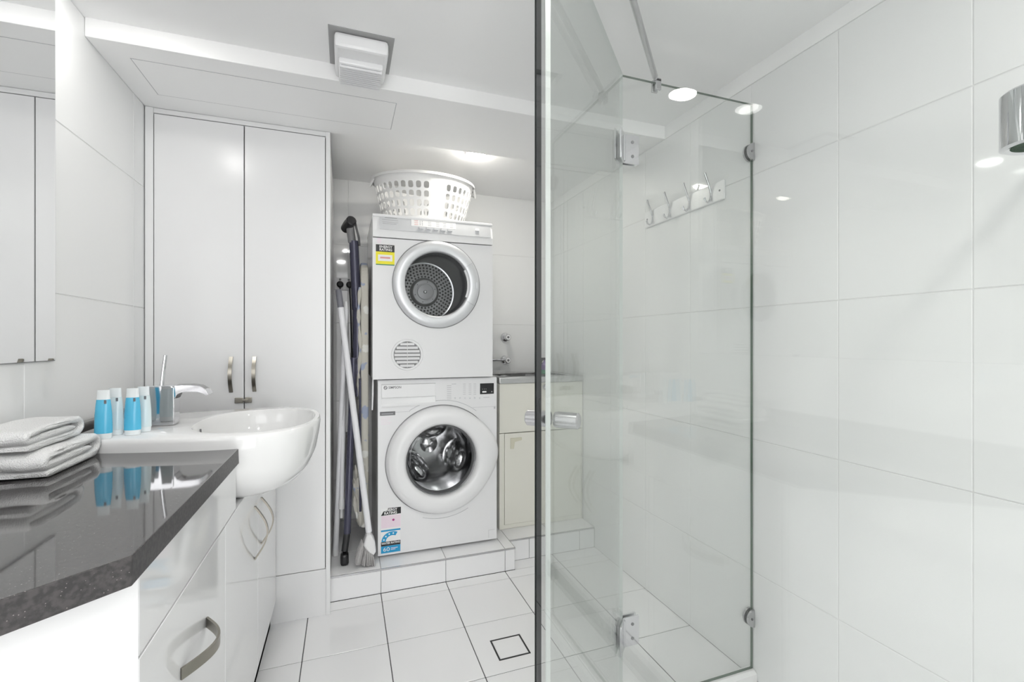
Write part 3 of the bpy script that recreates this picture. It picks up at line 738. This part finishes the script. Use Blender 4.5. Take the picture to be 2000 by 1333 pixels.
def wall_tap(z, label, extra=False):
    x = .991
    t = thing('wall_tap', (x, YB, z), label, 'tap', 'pair of taps over the laundry tub')
    MB().lathe([(.028, -.001), (.030, -.004), (.026, -.012), (.014, -.018), (.014, -.045), (.0, -.045)], (x, YB, z), 'Y', 32).build('flange', 'chrome', t)
    MB().lathe([(.016, -.045), (.020, -.048), (.020, -.066), (.016, -.07), (.0, -.07)], (x, YB, z), 'Y', 32).build('handle', 'chrome', t)
    MB().lathe([(.007, -.0705), (.0, -.0705)], (x, YB, z), 'Y', 16).build('button', 'ink', t)
    MB().lathe([(.0165, -.0702), (.008, -.0702)], (x, YB, z), 'Y', 24).build('face_ring', 'plastic', t)
    if extra: MB().tube([(x - .012, YB - .03, z), (x - .10, YB - .03, z + .001), (x - .14, YB - .03, z - .03)], .007, 12).build('hose_outlet', 'chrome', t)
wall_tap(1.194, 'chrome wall tap over the laundry tub, the upper of two')
wall_tap(1.045, 'chrome wall tap with side outlet just above the laundry tub, the lower of two', True)

sb = PZ(1054, 722, .966)
sbx, sby = 1.150, 2.60
sb_ = thing('spray_bottle', (sbx, sby, .9665), 'small purple and green cleaning bottle with dark trigger nozzle on the laundry tub', 'spray bottle')
MB().lathe([(.026, 0), (.029, .006), (.028, .028)], (sbx, sby, .9665), 'Z', 24, cap0=True).build('bottle_base', 'green_bottle', sb_)
MB().lathe([(.028, .028), (.027, .058), (.020, .070), (.011, .078), (.011, .086)], (sbx, sby, .9665), 'Z', 24, cap1=True).build('bottle_label', 'purple_print', sb_)
MB().rbox(sbx - .034, sbx + .018, sby - .008, sby + .008, .9665 + .086, .9665 + .102, .004).tube([(sbx - .018, sby, .9665 + .09), (sbx - .026, sby, .9665 + .075), (sbx - .024, sby, .9665 + .062)], .004, 8).build('trigger', 'black', sb_)

# ------------------------------------------------------------------ laundry recess: outlet, brooms, ironing board
ol = thing('power_outlet', (-.03, YB, 1.503), 'white double power outlet on the tiled wall behind the broom', 'power outlet')
MB().rbox(-.063, .052, YB - .010, YB - .0005, 1.468, 1.540, .003).build('face_plate', 'plastic', ol)
for x in (-.03, .018): MB().rbox(x - .006, x + .006, YB - .014, YB - .010, 1.524, 1.535, .002).build('switch', 'seal_grey', ol)
for x, lb in ((-.03, 'black plug in the left socket of the power outlet'), (.022, 'black plug in the right socket of the power outlet')):
    t = thing('power_plug', (x, YB - .012, 1.500), lb, 'plug', 'plugs in the power outlet')
    MB().lathe([(.019, 0), (.019, -.02), (.012, -.03), (.0, -.031)], (x, YB - .0105, 1.500), 'Y', 20, cap0=True).build('plug_body', 'black_matte', t)
    MB().tube([(x, YB - .028, 1.488), (x, YB - .03, 1.46), (x + .004, YB - .025, 1.40), (x + .012, YB - .02, 1.1), (x + .02, YB - .02, .5)], .0035, 8).build('cord', 'black_matte', t)

def stick(top, bot, r0, r1=None, k=2, **kw):
    return [top.lerp(bot, i / (k - 1)) for i in range(k)]
# broom
bt, bb = PY(661, 566, 2.365), PY(720.5, 1040, 2.315)
br = thing('broom', (.095, 2.30, ZP), 'broom with long white handle and grey bristles leaning in the recess by the washing machine', 'broom')
gsp = bt.lerp(bb, .075)
MB().tube([gsp, bb], .0145, 16).build('handle', 'pole_white', br)
MB().tube([bt, bt.lerp(gsp, .1), gsp], [.010, .014, .0152], 14).build('hand_grip', 'grey_grip', br)
hd = PY(713, 1062, 2.305)
MB().prism([tuple(PY(u, v, 2.305).xz) for u, v in ((715, 1043), (724, 1040), (732, 1055), (734, 1074), (728, 1083), (720, 1078), (709, 1062))], 'Y', 2.272, 2.336, bev=.008).build('head', 'plastic', br)
b_ = MB()
for i in range(230):
    fx, fy = random.uniform(-1, 1), random.uniform(-1, 1)
    p0 = PY(716 + fx * 9, 1066 + fx * 9, 2.305) + Vector((0, fy * .028, 0)); p1 = PY(712 + fx * 19, 1100 + fx * 3, 2.29); p1 = Vector((p1.x, 2.290 + fy * .040, max(ZP + .002, p1.z + random.uniform(-.006, .008))))
    b_.tube([p0, p0.lerp(p1, .5) + Vector((.003 * fx, 0, 0)), p1], [.0032, .0028, .0022], 5)
bo = b_.build('bristles', 'bristle', br); bo['kind'] = 'stuff'
# squeegee / mop poles
t0_, b0_ = PY(676, 590, 2.42), PZ(656, 1086, ZP + .002)
mp = thing('mop_pole', (b0_.x, b0_.y, ZP), 'longest plain white pole standing at the cupboard side of the recess', 'pole', 'white poles in the laundry recess')
MB().tube([t0_.lerp(b0_, .03), b0_ + Vector((0, 0, .03))], .0128, 14).build('shaft', 'pole_white', mp)
MB().tube([t0_ , t0_.lerp(b0_, .03)], [.007, .0128], 14).build('end_cap', 'plastic', mp)
MB().tube([b0_ + Vector((0, 0, .03)), b0_], .0138, 14).build('foot_sleeve', 'plastic', mp)
t1_, b1_ = PY(673, 660, 2.45), PY(667, 1013, 2.40)
ep = thing('extension_pole', (b1_.x, b1_.y, ZP), 'white pole ending in a narrow threaded tip above the floor, between the other poles', 'pole', 'white poles in the laundry recess')
MB().tube([t1_, t1_.lerp(b1_, .88)], .0105, 14).build('shaft', 'pole_white', ep)
MB().tube([t1_.lerp(b1_, .88), t1_.lerp(b1_, .92), t1_.lerp(b1_, .95)], [.0105, .0145, .014], 14).build('socket', 'plastic', ep)
MB().tube([t1_.lerp(b1_, .95), b1_], .0065, 12).build('tip', 'plastic', ep)
t2_, b2_ = PY(677, 640, 2.56), PY(679, 800, 2.52)
hk = thing('duster_pole', (b2_.x, b2_.y, ZP), 'short white pole half hidden behind the broom handle', 'pole', 'white poles in the laundry recess')
MB().tube([t2_, b2_], .010, 12).build('shaft', 'pole_white', hk)
MB().tube([b2_, PY(676, 845, 2.50)], [.010, .007], 12).build('end_tip', 'plastic', hk)

# ironing board stored upright, edge towards the room
ib = thing('ironing_board', (.07, 2.58, ZP), 'folded ironing board with floral cover and navy legs stored upright beside the clothes dryer', 'ironing board')
zt = PY(713, 508, 2.42).z; pol = []
for i in range(9): t_ = math.pi / 2 * i / 8; pol.append((2.41 + .06 - .06 * math.sin(math.pi / 2 - t_) , zt - .06 + .06 * math.sin(t_)))
pol = [(2.41, .24), (2.41, zt - .10)] + [(2.41 + .12 * (1 - math.cos(math.pi / 2 * i / 8)), zt - .10 + .10 * math.sin(math.pi / 2 * i / 8)) for i in range(1, 9)] + [(2.68, zt), (2.76, zt - .1), (2.76, .24)]
cvr = MB().prism(pol, 'X', .070, .108, bev=.012).build('padded_cover', 'floral', ib)
b_ = MB()
for i in range(60):
    pass
edge = []
for i in range(40):
    f_ = i / 39; z_ = .26 + (zt - .40) * f_
    edge.append((.070 - .006 - .004 * math.sin(f_ * 23), 2.415 + .006 * math.sin(f_ * 31), z_))
MB().tube(edge, [.0075 + .003 * math.sin(i * 1.7) for i in range(40)], 8).build('cover_hem', 'floral', cvr)
# bunched cloth near the floor
bm = bmesh.new(); bmesh.ops.create_icosphere(bm, subdivisions=4, radius=1)
from mathutils import noise as mnoise
for v in bm.verts:
    k = 1 + .35 * mnoise.noise(v.co * 2.2) + .12 * mnoise.noise(v.co * 6)
    v.co = Vector((v.co.x * .028 * k, v.co.y * .035 * k, v.co.z * .135 * k))
    v.co += Vector((.062, 2.41, .40)) + Vector((-.008 * v.co.z / .1, 0, 0))
MB().bm(bm).build('loose_cloth', 'floral', cvr)
ya = 2.45
def lg(p, q, r, name, material='navy', n=16, par=ib): return MB().tube([p, q], r, n).build(name, material, par)
lg(PY(691, 472, ya), PY(697, 606, ya), .0225, 'leg')
lg(PY(699, 603, ya - .01), PY(698, 775, ya - .01), .024, 'leg_sleeve')
l1 = lg(PY(691, 700, ya - .035), PY(678, 1043, 2.35), .0165, 'leg')
MB().tube([PY(678, 1041, 2.35), PY(673, 1078, 2.33)], .0150, 14).build('leg_end', 'black_matte', l1)
MB().rbox(*[c for c in (PY(664.5, 1070, 2.325).x, PY(681, 1070, 2.325).x)], 2.30, 2.352, ZP + .001, ZP + .055, .012, 2).build('rubber_foot', 'black', l1)
c0 = PY(684, 455, ya)
lg(PY(683, 440, ya - .005), PY(688, 475, ya), .019, 'leg_crank', 'seal_grey')
MB().lathe([(.020, -.05), (.024, -.045), (.026, .0), (.024, .05), (.018, .055), (.0, .056)], PY(680.5, 440, ya), (.3, -1, .25), 24, cap0=True).build('end_cap', 'black', ib)
lv = MB().strap([PY(692, 430, ya - .01), PY(696, 447, ya - .012), PY(701, 466, ya - .01), PY(702, 480, ya)], .018, .010, (0, 1, 0)).build('release_lever', 'black', ib)
lg(PY(697, 480, ya + .02), PY(697, 600, ya + .02), .010, 'strut', 'cream_mark')
MB().tube([PY(703, 740, 2.395), PY(704, 1000, 2.36)], .006, 10).build('strut', 'navy', ib)

# loose white hose end clipped on the washing machine's left side
hs = MB().tube([PY(728.5, 742, 2.34), PY(728, 770, 2.338), PY(727, 802, 2.336)], [.004, .0045, .0035], 8).build('fill_hose', 'plastic')
tag(hs, 'short white cord hanging down beside the washing machine control panel', 'cord')

# ------------------------------------------------------------------ vanity
ZT = .89; XF = -.262; XCF = -.270
va = thing('vanity_cabinet', (-.48, 1.3, 0), 'white gloss vanity cabinet with a drawer and doors under the stone counter', 'vanity cabinet')
dx, dy = -.754, -.656
cA = Vector((XCF, .778)); cB = Vector((-.700, .778 + dy / dx * (-.700 - XCF)))
nx, ny = .656 * .018, -.754 * .018
MB().prism([(cA.x, cA.y), (cB.x, cB.y), (cB.x - nx, cB.y - ny), (cA.x - nx, cA.y - ny)], 'Z', .002, .848).build('angled_end_panel', 'gloss_white', va)
MB().box(-.302, -.290, .80, 2.12, 0.002, .845).box(-.702, -.69, .25, 2.12, .002, .845).build('carcass', 'gap', va)  # painted near-black so the gaps between fronts look shaded
MB().rbox(XCF - .018, XCF, .782, 1.385, .731, .847, .0012).build('rail_panel', 'gloss_white', va)
MB().rbox(XCF - .018, XCF, 1.895, 2.122, .731, .847, .0012).build('rail_panel', 'gloss_white', va)
d1 = MB().rbox(XCF - .018, XCF, .782, 1.2695, .10, .727, .0012).build('drawer', 'gloss_white', va)
d2 = MB().rbox(XCF - .018, XCF, 1.2725, 1.7065, .10, .727, .0012).build('door', 'gloss_white', va)
d3 = MB().rbox(XCF - .018, XCF, 1.7095, 2.122, .10, .727, .0012).build('door', 'gloss_white', va)
MB().rbox(XCF - .035, XCF - .02, .80, 2.122, .002, .098, .001).build('kick_panel', 'gloss_white', va)
K = 16
MB().strap([(XCF + .038 * math.sin(math.pi * i / K) + .001, .951 + .160 * i / K, .591) for i in range(K + 1)], .020, .0045, (0, 0, 1)).build('handle', 'nickel', d1)
MB().strap([(XCF + .036 * math.sin(math.pi * i / K) + .001, 1.648, .482 + .166 * i / K) for i in range(K + 1)], .012, .0045, (0, 1, 0)).build('handle', 'nickel', d2)
MB().strap([(XCF + .036 * math.sin(math.pi * i / K) + .001, 1.768, .482 + .156 * i / K) for i in range(K + 1)], .012, .0045, (0, 1, 0)).build('handle', 'nickel', d3)

ct = thing('vanity_counter', (-.48, 1.1, ZT - .04), 'dark grey speckled stone vanity counter with an angled front corner', 'counter')
kA = Vector((XF, .736)); kB = Vector((-.7185, .736 + dy / dx * (-.7185 - XF)))
poly = [(-.7185, 2.124), (-.7185, kB.y), (kA.x, kA.y), (XF, 1.385), (-.30, 1.395), (-.42, 1.43), (-.52, 1.46), (-.56, 1.50), (-.56, 1.78), (-.52, 1.82), (-.42, 1.85), (-.30, 1.885), (XF, 1.895), (XF, 2.124)]
slab = MB().prism(poly, 'Z', ZT - .04, ZT, bev=.0015).build('slab', ['stone', 'stone_edge'], ct)
for p in slab.data.polygons:
    if abs(p.normal.z) < .5: p.material_index = 1
MB().rbox(-.7185, -.697, kB.y + .01, 2.124, ZT + .0003, .938, .0015).build('upstand', 'stone', ct)

mi = thing('wall_mirror', (XL + .004, .95, 1.118), 'large frameless mirror on the left wall above the vanity', 'mirror')
MB().box(XL + .0005, XL + .0045, .30, 1.5455, 1.1185, 2.10).build('backing', 'ink', mi)
MB().box(XL + .0046, XL + .0056, .302, 1.5440, 1.120, 2.098).build('mirror_glass', 'mirror', mi)

# semi-recessed basin
ba = thing('wash_basin', (-.36, 1.64, ZT), 'white ceramic semi-recessed wash basin bulging out from the vanity front', 'wash basin')
WP = [(-.668, .0), (-.668, .150), (-.660, .182), (-.60, .205), (-.52, .228), (-.42, .252), (-.33, .268), (-.262, .271), (-.205, .262), (-.155, .235), (-.118, .190), (-.093, .125), (-.081, .06), (-.077, .0)]
ZR = .925
def resample(pts, k):
    L = [0]
    for a, b2 in zip(pts, pts[1:]): L.append(L[-1] + math.dist(a, b2))
    out = []
    for i in range(k):
        t = L[-1] * i / k; j = max(x for x in range(len(L)) if L[x] <= t + 1e-9); j = min(j, len(pts) - 2)
        f_ = (t - L[j]) / (L[j + 1] - L[j]); out.append((pts[j][0] + f_ * (pts[j + 1][0] - pts[j][0]), pts[j][1] + f_ * (pts[j + 1][1] - pts[j][1])))
    return out
def cat(pts, sub=6):
    out = []
    for i in range(len(pts) - 1):
        p0 = pts[max(i - 1, 0)]; p1 = pts[i]; p2 = pts[i + 1]; p3 = pts[min(i + 2, len(pts) - 1)]
        for s_ in range(sub):
            t = s_ / sub
            out.append(tuple(.5 * ((2 * p1[k]) + (-p0[k] + p2[k]) * t + (2 * p0[k] - 5 * p1[k] + 4 * p2[k] - p3[k]) * t * t + (-p0[k] + 3 * p1[k] - 3 * p2[k] + p3[k]) * t ** 3) for k in range(2)))
    return out + [pts[-1]]
half = cat(WP[1:]); half = [WP[0]] + half
loop = half + [(x, -w) for x, w in half[::-1][1:-1]]
NB = 120; OUT = resample(loop + [loop[0]], NB)
bcx2, bcy2 = -.33, 1.64
icx, iax, iay = -.257, .163, .222
rings = []
def oring(f_, z): return [Vector((bcx2 + (x - bcx2) * f_, bcy2 + w * f_, z)) for x, w in OUT]
for f_, z in ((.30, .715), (.62, .732), (.78, .753), (.89, .787), (.95, .828), (.985, .88), (1.0, .912), (.995, .921), (.982, ZR)): rings.append(oring(f_, z))
def iring(f_, z, sx=0):
    r_ = []
    for x, w in OUT:
        a = math.atan2(w / iay, (x - icx) / iax); e_ = 2.5
        rr = (abs(math.cos(a)) ** e_ + abs(math.sin(a)) ** e_) ** (-1 / e_)
        r_.append(Vector((icx + sx + iax * f_ * rr * math.cos(a), bcy2 + iay * f_ * rr * math.sin(a), z)))
    return r_
for f_, z, sx in ((1.0, ZR), (.985, .921), (.965, .90), (.90, .85), (.80, .812), (.6, .795), (.3, .788), (.1, .786)) and [(1.0, ZR - .0005, 0), (.985, .920, 0), (.965, .90, 0), (.91, .85, 0), (.80, .812, 0), (.6, .795, 0), (.3, .788, 0), (.1, .786, 0)]:
    rings.append(iring(f_, z, sx))
vs = [p for r_ in rings for p in r_]
fs = [(i * NB + j, i * NB + (j + 1) % NB, (i + 1) * NB + (j + 1) % NB, (i + 1) * NB + j) for i in range(len(rings) - 1) for j in range(NB)]
fs += [list(range(NB))[::-1], list(range((len(rings) - 1) * NB, len(rings) * NB))]
MB().add(vs, fs).build('bowl', 'ceramic', ba, sharp=50)
MB().rbox(-.4215, -.4115, 1.633, 1.645, .880, .903, .002).build('overflow_slot', 'ink', ba)
MB().lathe([(.022, 0), (.022, .003), (.016, .005), (.0, .005)], (-.257, 1.64, .787), 'Z', 24).build('waste_plug', 'chrome', ba)

# waterfall mixer
FY = 1.628
fa = thing('basin_faucet', (-.505, FY, ZR), 'chrome waterfall mixer faucet with a thin upright lever on the basin', 'faucet')
ZF = ZR + .0005
MB().prism([(-.541, ZF), (-.541, 1.036), (-.535, 1.041), (-.480, 1.041), (-.470, 1.034), (-.470, ZF)], 'Y', FY - .026, FY + .026, bev=.0025).build('body', 'chrome', fa)
prof = [(-.480, 1.0405), (-.43, 1.0405), (-.408, 1.037), (-.392, 1.026), (-.383, 1.010), (-.390, 1.006), (-.400, 1.014), (-.415, 1.019), (-.450, 1.020), (-.463, 1.014), (-.469, 1.0)]
sp_ = MB().prism(prof, 'Y', FY - .025, FY + .025, bev=.0015).build('spout', 'chrome', fa)
MB().prism([(-.465, 1.0412), (-.43, 1.0412), (-.409, 1.038), (-.3935, 1.0275), (-.3945, 1.0265), (-.410, 1.036), (-.43, 1.0392), (-.465, 1.0392)], 'Y', FY - .018, FY + .018).build('water_channel', 'drum_dark', sp_)
MB().tube([(-.508, FY - .003, 1.040), (-.504, FY - .003, 1.085), (-.499, FY - .003, 1.128)], [.0045, .0042, .004], 12).tube([(-.508, FY + .004, 1.040), (-.504, FY + .004, 1.085), (-.499, FY + .004, 1.128)], [.0045, .0042, .004], 12).build('lever', 'chrome', fa)

# toiletry bottles
def bottle(px, py, material, label, w=.0185, h=.122):
    t = thing('toiletry_bottle', (px, py, ZR), label, 'bottle', 'small toiletry bottles on the basin')
    def sect(z, a, b2, k=20): return [Vector((px + a * math.cos(2 * math.pi * i / k), py + b2 * math.sin(2 * math.pi * i / k), ZR + z)) for i in range(k)]
    def loft(rs):
        m_ = MB(); k = 20; vs = [p for r_ in rs for p in r_]
        fs = [(i * k + j, i * k + (j + 1) % k, (i + 1) * k + (j + 1) % k, (i + 1) * k + j) for i in range(len(rs) - 1) for j in range(k)] + [list(range(k))[::-1], list(range((len(rs) - 1) * k, len(rs) * k))]
        return m_.add(vs, fs)
    loft([sect(.014, w, w * .62), sect(.03, w * 1.0, w * .62), sect(.06, w * .96, w * .56), sect(.085, w * .86, w * .42), sect(.098, w * .78, w * .30)]).build('tube', material, t)
    loft([sect(.0005, w * .88, w * .55), sect(.003, w * .92, w * .6), sect(.0138, w * .95, w * .6)]).build('screw_cap', 'bottle_cap', t)
    loft([sect(.0982, w * .76, w * .28), sect(.110, w * .72, w * .14), sect(h, w * .70, w * .08)]).build('crimped_end', 'bottle_cap', t)
    MB().rbox(px + .004, px + .009, py - w * .44, py - w * .40, ZR + .088, ZR + .097, .0004, 1).build('printed_mark', 'ink', t)
for u, v, mtl, lb, yy in ((202, 0, 'blue_soap', 'blue toiletry tube next to the folded towels', 1.440), (225, 0, 'clear_soap', 'clear toiletry tube behind the tube next to the towels', 1.490),
                          (259, 0, 'blue_soap', 'blue toiletry tube nearer to the chrome faucet', 1.470), (280, 0, 'clear_soap', 'clear toiletry tube closest to the chrome faucet', 1.515)):
    p = PY(u, 800, yy); bottle(p.x, yy, mtl, lb)

# folded towels
from mathutils import noise as mnoise
def towel(x0, x1, y0, y1, z0, h, label, seed):
    """one cloth folded into three layers: profile in Y-Z, swept along X"""
    t = h / 3; m = t * .93
    cl = [(y0 + .012, t * .5), (y0 + .06, t * .5)]
    cl += [(y0 + (y1 - y0 - 1.2 * t) * f_, t * .5) for f_ in (.5, .75, 1.0)]
    yc = y1 - 1.2 * t
    cl += [(yc + 1.15 * t * math.sin(a), 1.5 * t - t * math.cos(a)) for a in [math.pi * k / 8 for k in range(1, 8)]]
    cl += [(y0 + (y1 - y0 - 1.2 * t) * f_, t * (2.5 + .10 * math.sin(f_ * 4 + seed))) for f_ in (1.0, .75, .5, .25)] + [(y0 + .03, t * 2.35)]
    yf = y0 + .026
    cl += [(yf - .9 * t * math.sin(a), 1.85 * t + .5 * t * math.cos(a)) for a in [math.pi * k / 8 for k in range(1, 8)]]
    cl += [(y0 + .04, t * 1.38), (y0 + (y1 - y0) * .4, t * 1.45), (y1 - 2.4 * t, t * 1.5)]
    cl = cat(cl, 3)
    NX = 18; m_ = MB(); vs = []; L = 0
    for k in range(NX):
        fx = k / (NX - 1); ed = min(fx, 1 - fx) * (x1 - x0) / .009
        sc = 1.0 if ed >= 1 else (.45 + .55 * math.sqrt(max(0, 1 - (1 - ed) ** 2)))
        xx = x0 + (x1 - x0) * (.5 - .5 * math.cos(math.pi * fx)) * .4 + (x1 - x0) * fx * .6
        lft = []; rgt = []
        for i in range(len(cl)):
            a = Vector(cl[max(i - 1, 0)]); b2 = Vector(cl[min(i + 1, len(cl) - 1)]); d = (b2 - a).normalized(); nn = Vector((-d.y, d.x)) * (m / 2 * sc)
            e_ = .55 if i in (0, len(cl) - 1) else 1
            p = Vector(cl[i]); lft.append(p + nn * e_); rgt.append(p - nn * e_)
        ring = lft + rgt[::-1]; L = len(ring)
        for p in ring:
            w = mnoise.noise(Vector((xx * 22, p.x * 16, p.y * 20 + seed * 3))) * .0030 * min(1, p.y / (t * 1.2))
            vs.append((xx + .004 * mnoise.noise(Vector((p.x * 30, p.y * 60, seed))) * fx, p.x + w, z0 + max(.0006, p.y + w)))
    fs = [(i * L + j, i * L + (j + 1) % L, (i + 1) * L + (j + 1) % L, (i + 1) * L + j) for i in range(NX - 1) for j in range(L)]
    fs += [list(range(L))[::-1], list(range((NX - 1) * L, NX * L))]
    o = m_.add(vs, fs).build('folded_towel', 'towel', None, sharp=70)
    return tag(o, label, 'towel', 'white folded hand towels')
towel(-.694, -.568, 1.192, 1.415, ZT + .0005, .056, 'white folded hand towel lying on the stone counter, lower of the two', 2)
towel(-.694, -.592, 1.178, 1.395, ZT + .0575, .046, 'white folded hand towel on top of the other towel', 5)

# ------------------------------------------------------------------ shower screen
GZ0, GZ1 = .036, 1.991
def pane(name, A, B, z0, z1, t, parent, edge_mats, matname='clear_glass'):
    A, B = Vector((A[0], A[1], 0)), Vector((B[0], B[1], 0)); d = (B - A).normalized(); nn = Vector((-d.y, d.x, 0)) * (t / 2)
    vs = []
    for z in (z0, z1):
        for p in (A - nn, B - nn, B + nn, A + nn): vs.append(p + Vector((0, 0, z)))
    m_ = MB()
    m_.add(vs, [(0, 1, 5, 4), (2, 3, 7, 6), (1, 2, 6, 5), (3, 0, 4, 7), (4, 5, 6, 7), (3, 2, 1, 0)], 0, False)
    m_.m = [0, 0, 2, 3, 1, 1]
    o = m_.build(name, [matname] + edge_mats, parent)
    return o
YG = 1.2335; XH = .803; XG2 = .335; YG2 = .793
ss = thing('shower_screen', (.8, .6, 0), 'frameless clear glass shower screen with angled door and chrome fittings', 'shower screen')
s1 = pane('fixed_panel', (XH, YG), (XR - .003, YG), GZ0, GZ1, .010, ss, ['glass_edge_green', 'glass_edge_green', 'seal_clear'])
for z in (1.825, .211):
    hd_ = [(XR - .0012 - .030 * math.sin(math.pi * k / 14), z - .030 * math.cos(math.pi * k / 14)) for k in range(15)]
    MB().prism(hd_, 'Y', YG - .012, YG - .0054).prism(hd_, 'Y', YG + .0054, YG + .012).lathe([(.0, -.0135), (.004, -.0135), (.004, -.0118)], (XR - .013, YG, z), 'Y', 10, m=1).build('wall_clamp', ['chrome_soft', 'ink'], s1)
s2 = pane('fixed_panel', (XG2, YG2), (XG2, YN + .003), GZ0, GZ1, .010, ss, ['glass_edge', 'glass_edge', 'glass_edge'])
MB().rbox(XG2 - .0053, XG2 + .0053, YG2 - .0065, YG2 + .0012, GZ0, GZ1, .0006, 1).build('added_edge_strip', 'black_edge', s2)  # strip added to keep the glass edge dark, clear of reflections
dvec = Vector((-.7071, -.7071, 0)); hng = Vector((XH, YG, 0)) + dvec * .008
dend = Vector((XH, YG, 0)) + dvec * .639
sd_ = pane('door', (hng.x, hng.y), (dend.x, dend.y), .045, GZ1, .010, ss, ['seal_clear', 'seal_clear', 'seal_clear'], 'door_glass')
nv = Vector((.7071, -.7071, 0))
def hinge(z, parent):
    m1 = MB()
    # leaf on the fixed panel
    m1.rbox(XH + .002, XH + .056, YG - .011, YG - .0055, z - .045, z + .045, .001, 1)
    m1.rbox(XH + .002, XH + .056, YG + .0055, YG + .011, z - .045, z + .045, .001, 1)
    # leaf on the door
    o = Vector((XH, YG, 0)); 
    for sg in (1, -1):
        a = o + dvec * .004 + nv * (sg * .0082); b2 = o + dvec * .055 + nv * (sg * .0082)
        q = nv * .0026
        m1.prism([tuple((a - q).xy), tuple((b2 - q).xy), tuple((b2 + q).xy), tuple((a + q).xy)], 'Z', z - .045, z + .045, bev=.0008)
    m1.tube([o + Vector((0, -.012, z - .04)), o + Vector((0, -.012, z + .04))], .0055, 14)
    for dz in (-.022, .022): m1.lathe([(.0, -.0122), (.005, -.0122), (.005, -.011)], (XH + .032, YG, z + dz), 'Y', 12, m=1)
    m1.build('hinge', ['chrome', 'seal_grey'], parent)
hinge(1.763, sd_); hinge(.272, sd_)
kc = Vector((XH, YG, 1.022)) + dvec * .615
MB().lathe([(.0, .0525), (.012, .0525), (.0150, .050), (.0152, .010), (.0142, .0085), (.0142, .0055)], kc, tuple(nv), 32).build('knob', 'chrome_soft', sd_)
MB().lathe([(.0, -.0525), (.012, -.0525), (.0150, -.050), (.0152, -.010), (.0142, -.0085), (.0142, -.0055)], kc, tuple(nv), 32).build('knob', 'chrome_soft', sd_)

# brace bar between the two fixed panels
bs = Vector((.931, YG, 1.992)); be = Vector((XG2, YG - (.931 - XG2), 1.992))
bb_ = MB().tube([bs + dvec * .030 + Vector((0, 0, .006)), be - dvec * .03 + Vector((0, 0, .006))], .0085, 16).build('brace_bar', 'chrome_soft', ss)
for P_, sgn in ((bs, 1), (be, -1)):
    ex = Vector((1, 0, 0)) if sgn == 1 else Vector((0, 1, 0))
    cl = MB()
    if sgn == 1:
        cl.rbox(P_.x - .010, P_.x + .010, YG - .013, YG - .0055, 1.966, 2.000, .001, 1).rbox(P_.x - .010, P_.x + .010, YG + .0055, YG + .013, 1.966, 2.000, .001, 1).rbox(P_.x - .010, P_.x + .010, YG - .013, YG + .013, 1.9915, 2.002, .001, 1)
    else:
        cl.rbox(XG2 - .013, XG2 - .0055, P_.y - .010, P_.y + .010, 1.966, 2.000, .001, 1).rbox(XG2 + .0055, XG2 + .013, P_.y - .010, P_.y + .010, 1.966, 2.000, .001, 1).rbox(XG2 - .013, XG2 + .013, P_.y - .010, P_.y + .010, 1.9915, 2.002, .001, 1)
    cl.tube([P_ + Vector((0, 0, .006)), P_ + dvec * (.035 * sgn) + Vector((0, 0, .006))], .0062, 12)
    cl.build('clamp', 'chrome_soft', bb_)
# low sill under the fixed panels
sl = MB().prism([(YG - .022, .0005), (YG + .022, .0005), (YG + .022, .026), (YG + .012, .035), (YG - .012, .035), (YG - .022, .026)], 'X', XH - .005, XR - .002).build('trim_2', 'ceramic')
struct(sl, 'low white sill under the shower panel at the right wall')
sl = MB().prism([(XG2 - .022, .0005), (XG2 + .022, .0005), (XG2 + .022, .026), (XG2 + .012, .035), (XG2 - .012, .035), (XG2 - .022, .026)], 'Y', YN + .002, YG2).build('trim_3', 'ceramic')
struct(sl, 'low white sill under the shower panel nearest the viewer')

# hook rail on the right wall
hr = thing('hook_rail', (XR, 1.593, 1.695), 'white wall rail with four chrome coat hooks behind the shower panel', 'hook rail')
bp_ = MB().rbox(XR - .010, XR - .0006, 1.352, 1.835, 1.698, 1.772, .004, 2).build('backplate', 'plastic', hr)
for y in (1.372, 1.815): MB().lathe([(.0, -.0115), (.004, -.0115), (.004, -.010)], (XR, y, 1.735), 'X', 10).build('screw', 'ink', bp_)
for y in (1.775, 1.655, 1.535, 1.415):
    pts = [(XR - .010, y, 1.735), (XR - .013, y, 1.745), (XR - .022, y, 1.770), (XR - .034, y, 1.797), (XR - .040, y, 1.812)]
    lo = [(XR - .011, y, 1.752), (XR - .011, y, 1.722), (XR - .016, y, 1.708), (XR - .026, y, 1.701), (XR - .037, y, 1.705), (XR - .043, y, 1.717)]
    MB().tube(pts, [.004, .0042, .0042, .0042, .0045], 10).tube(lo, [.004, .0045, .0042, .0042, .0042, .0045], 10).build('hook', 'chrome', hr)

# shower head on the right wall
sh = thing('shower_rose', (1.33, .41, 1.5), 'chunky chrome cylindrical shower rose on the right wall at the edge of the view', 'shower rose')
hx, hy = 1.033, .406
MB().lathe([(.034, 1.4815), (.040, 1.479), (.0465, 1.482), (.0465, 1.566), (.044, 1.569), (.0, 1.569)], (hx, hy, 0), 'Z', 48).build('head', 'chrome', sh)
MB().lathe([(.034, 1.4815), (.034, 1.490), (.0, 1.490)], (hx, hy, 0), 'Z', 40).build('spray_face', 'glass_edge_green', sh)
MB().tube([(hx + .004, hy, 1.568), (hx + .01, hy, 1.615), (hx + .05, hy, 1.645), (XR - .004, hy, 1.66)], .011, 16).build('arm', 'chrome', sh)
MB().lathe([(.030, -.001), (.030, -.006), (.014, -.014), (.011, -.014)], (XR, hy, 1.66), 'X', 28).build('wall_flange', 'chrome', sh)
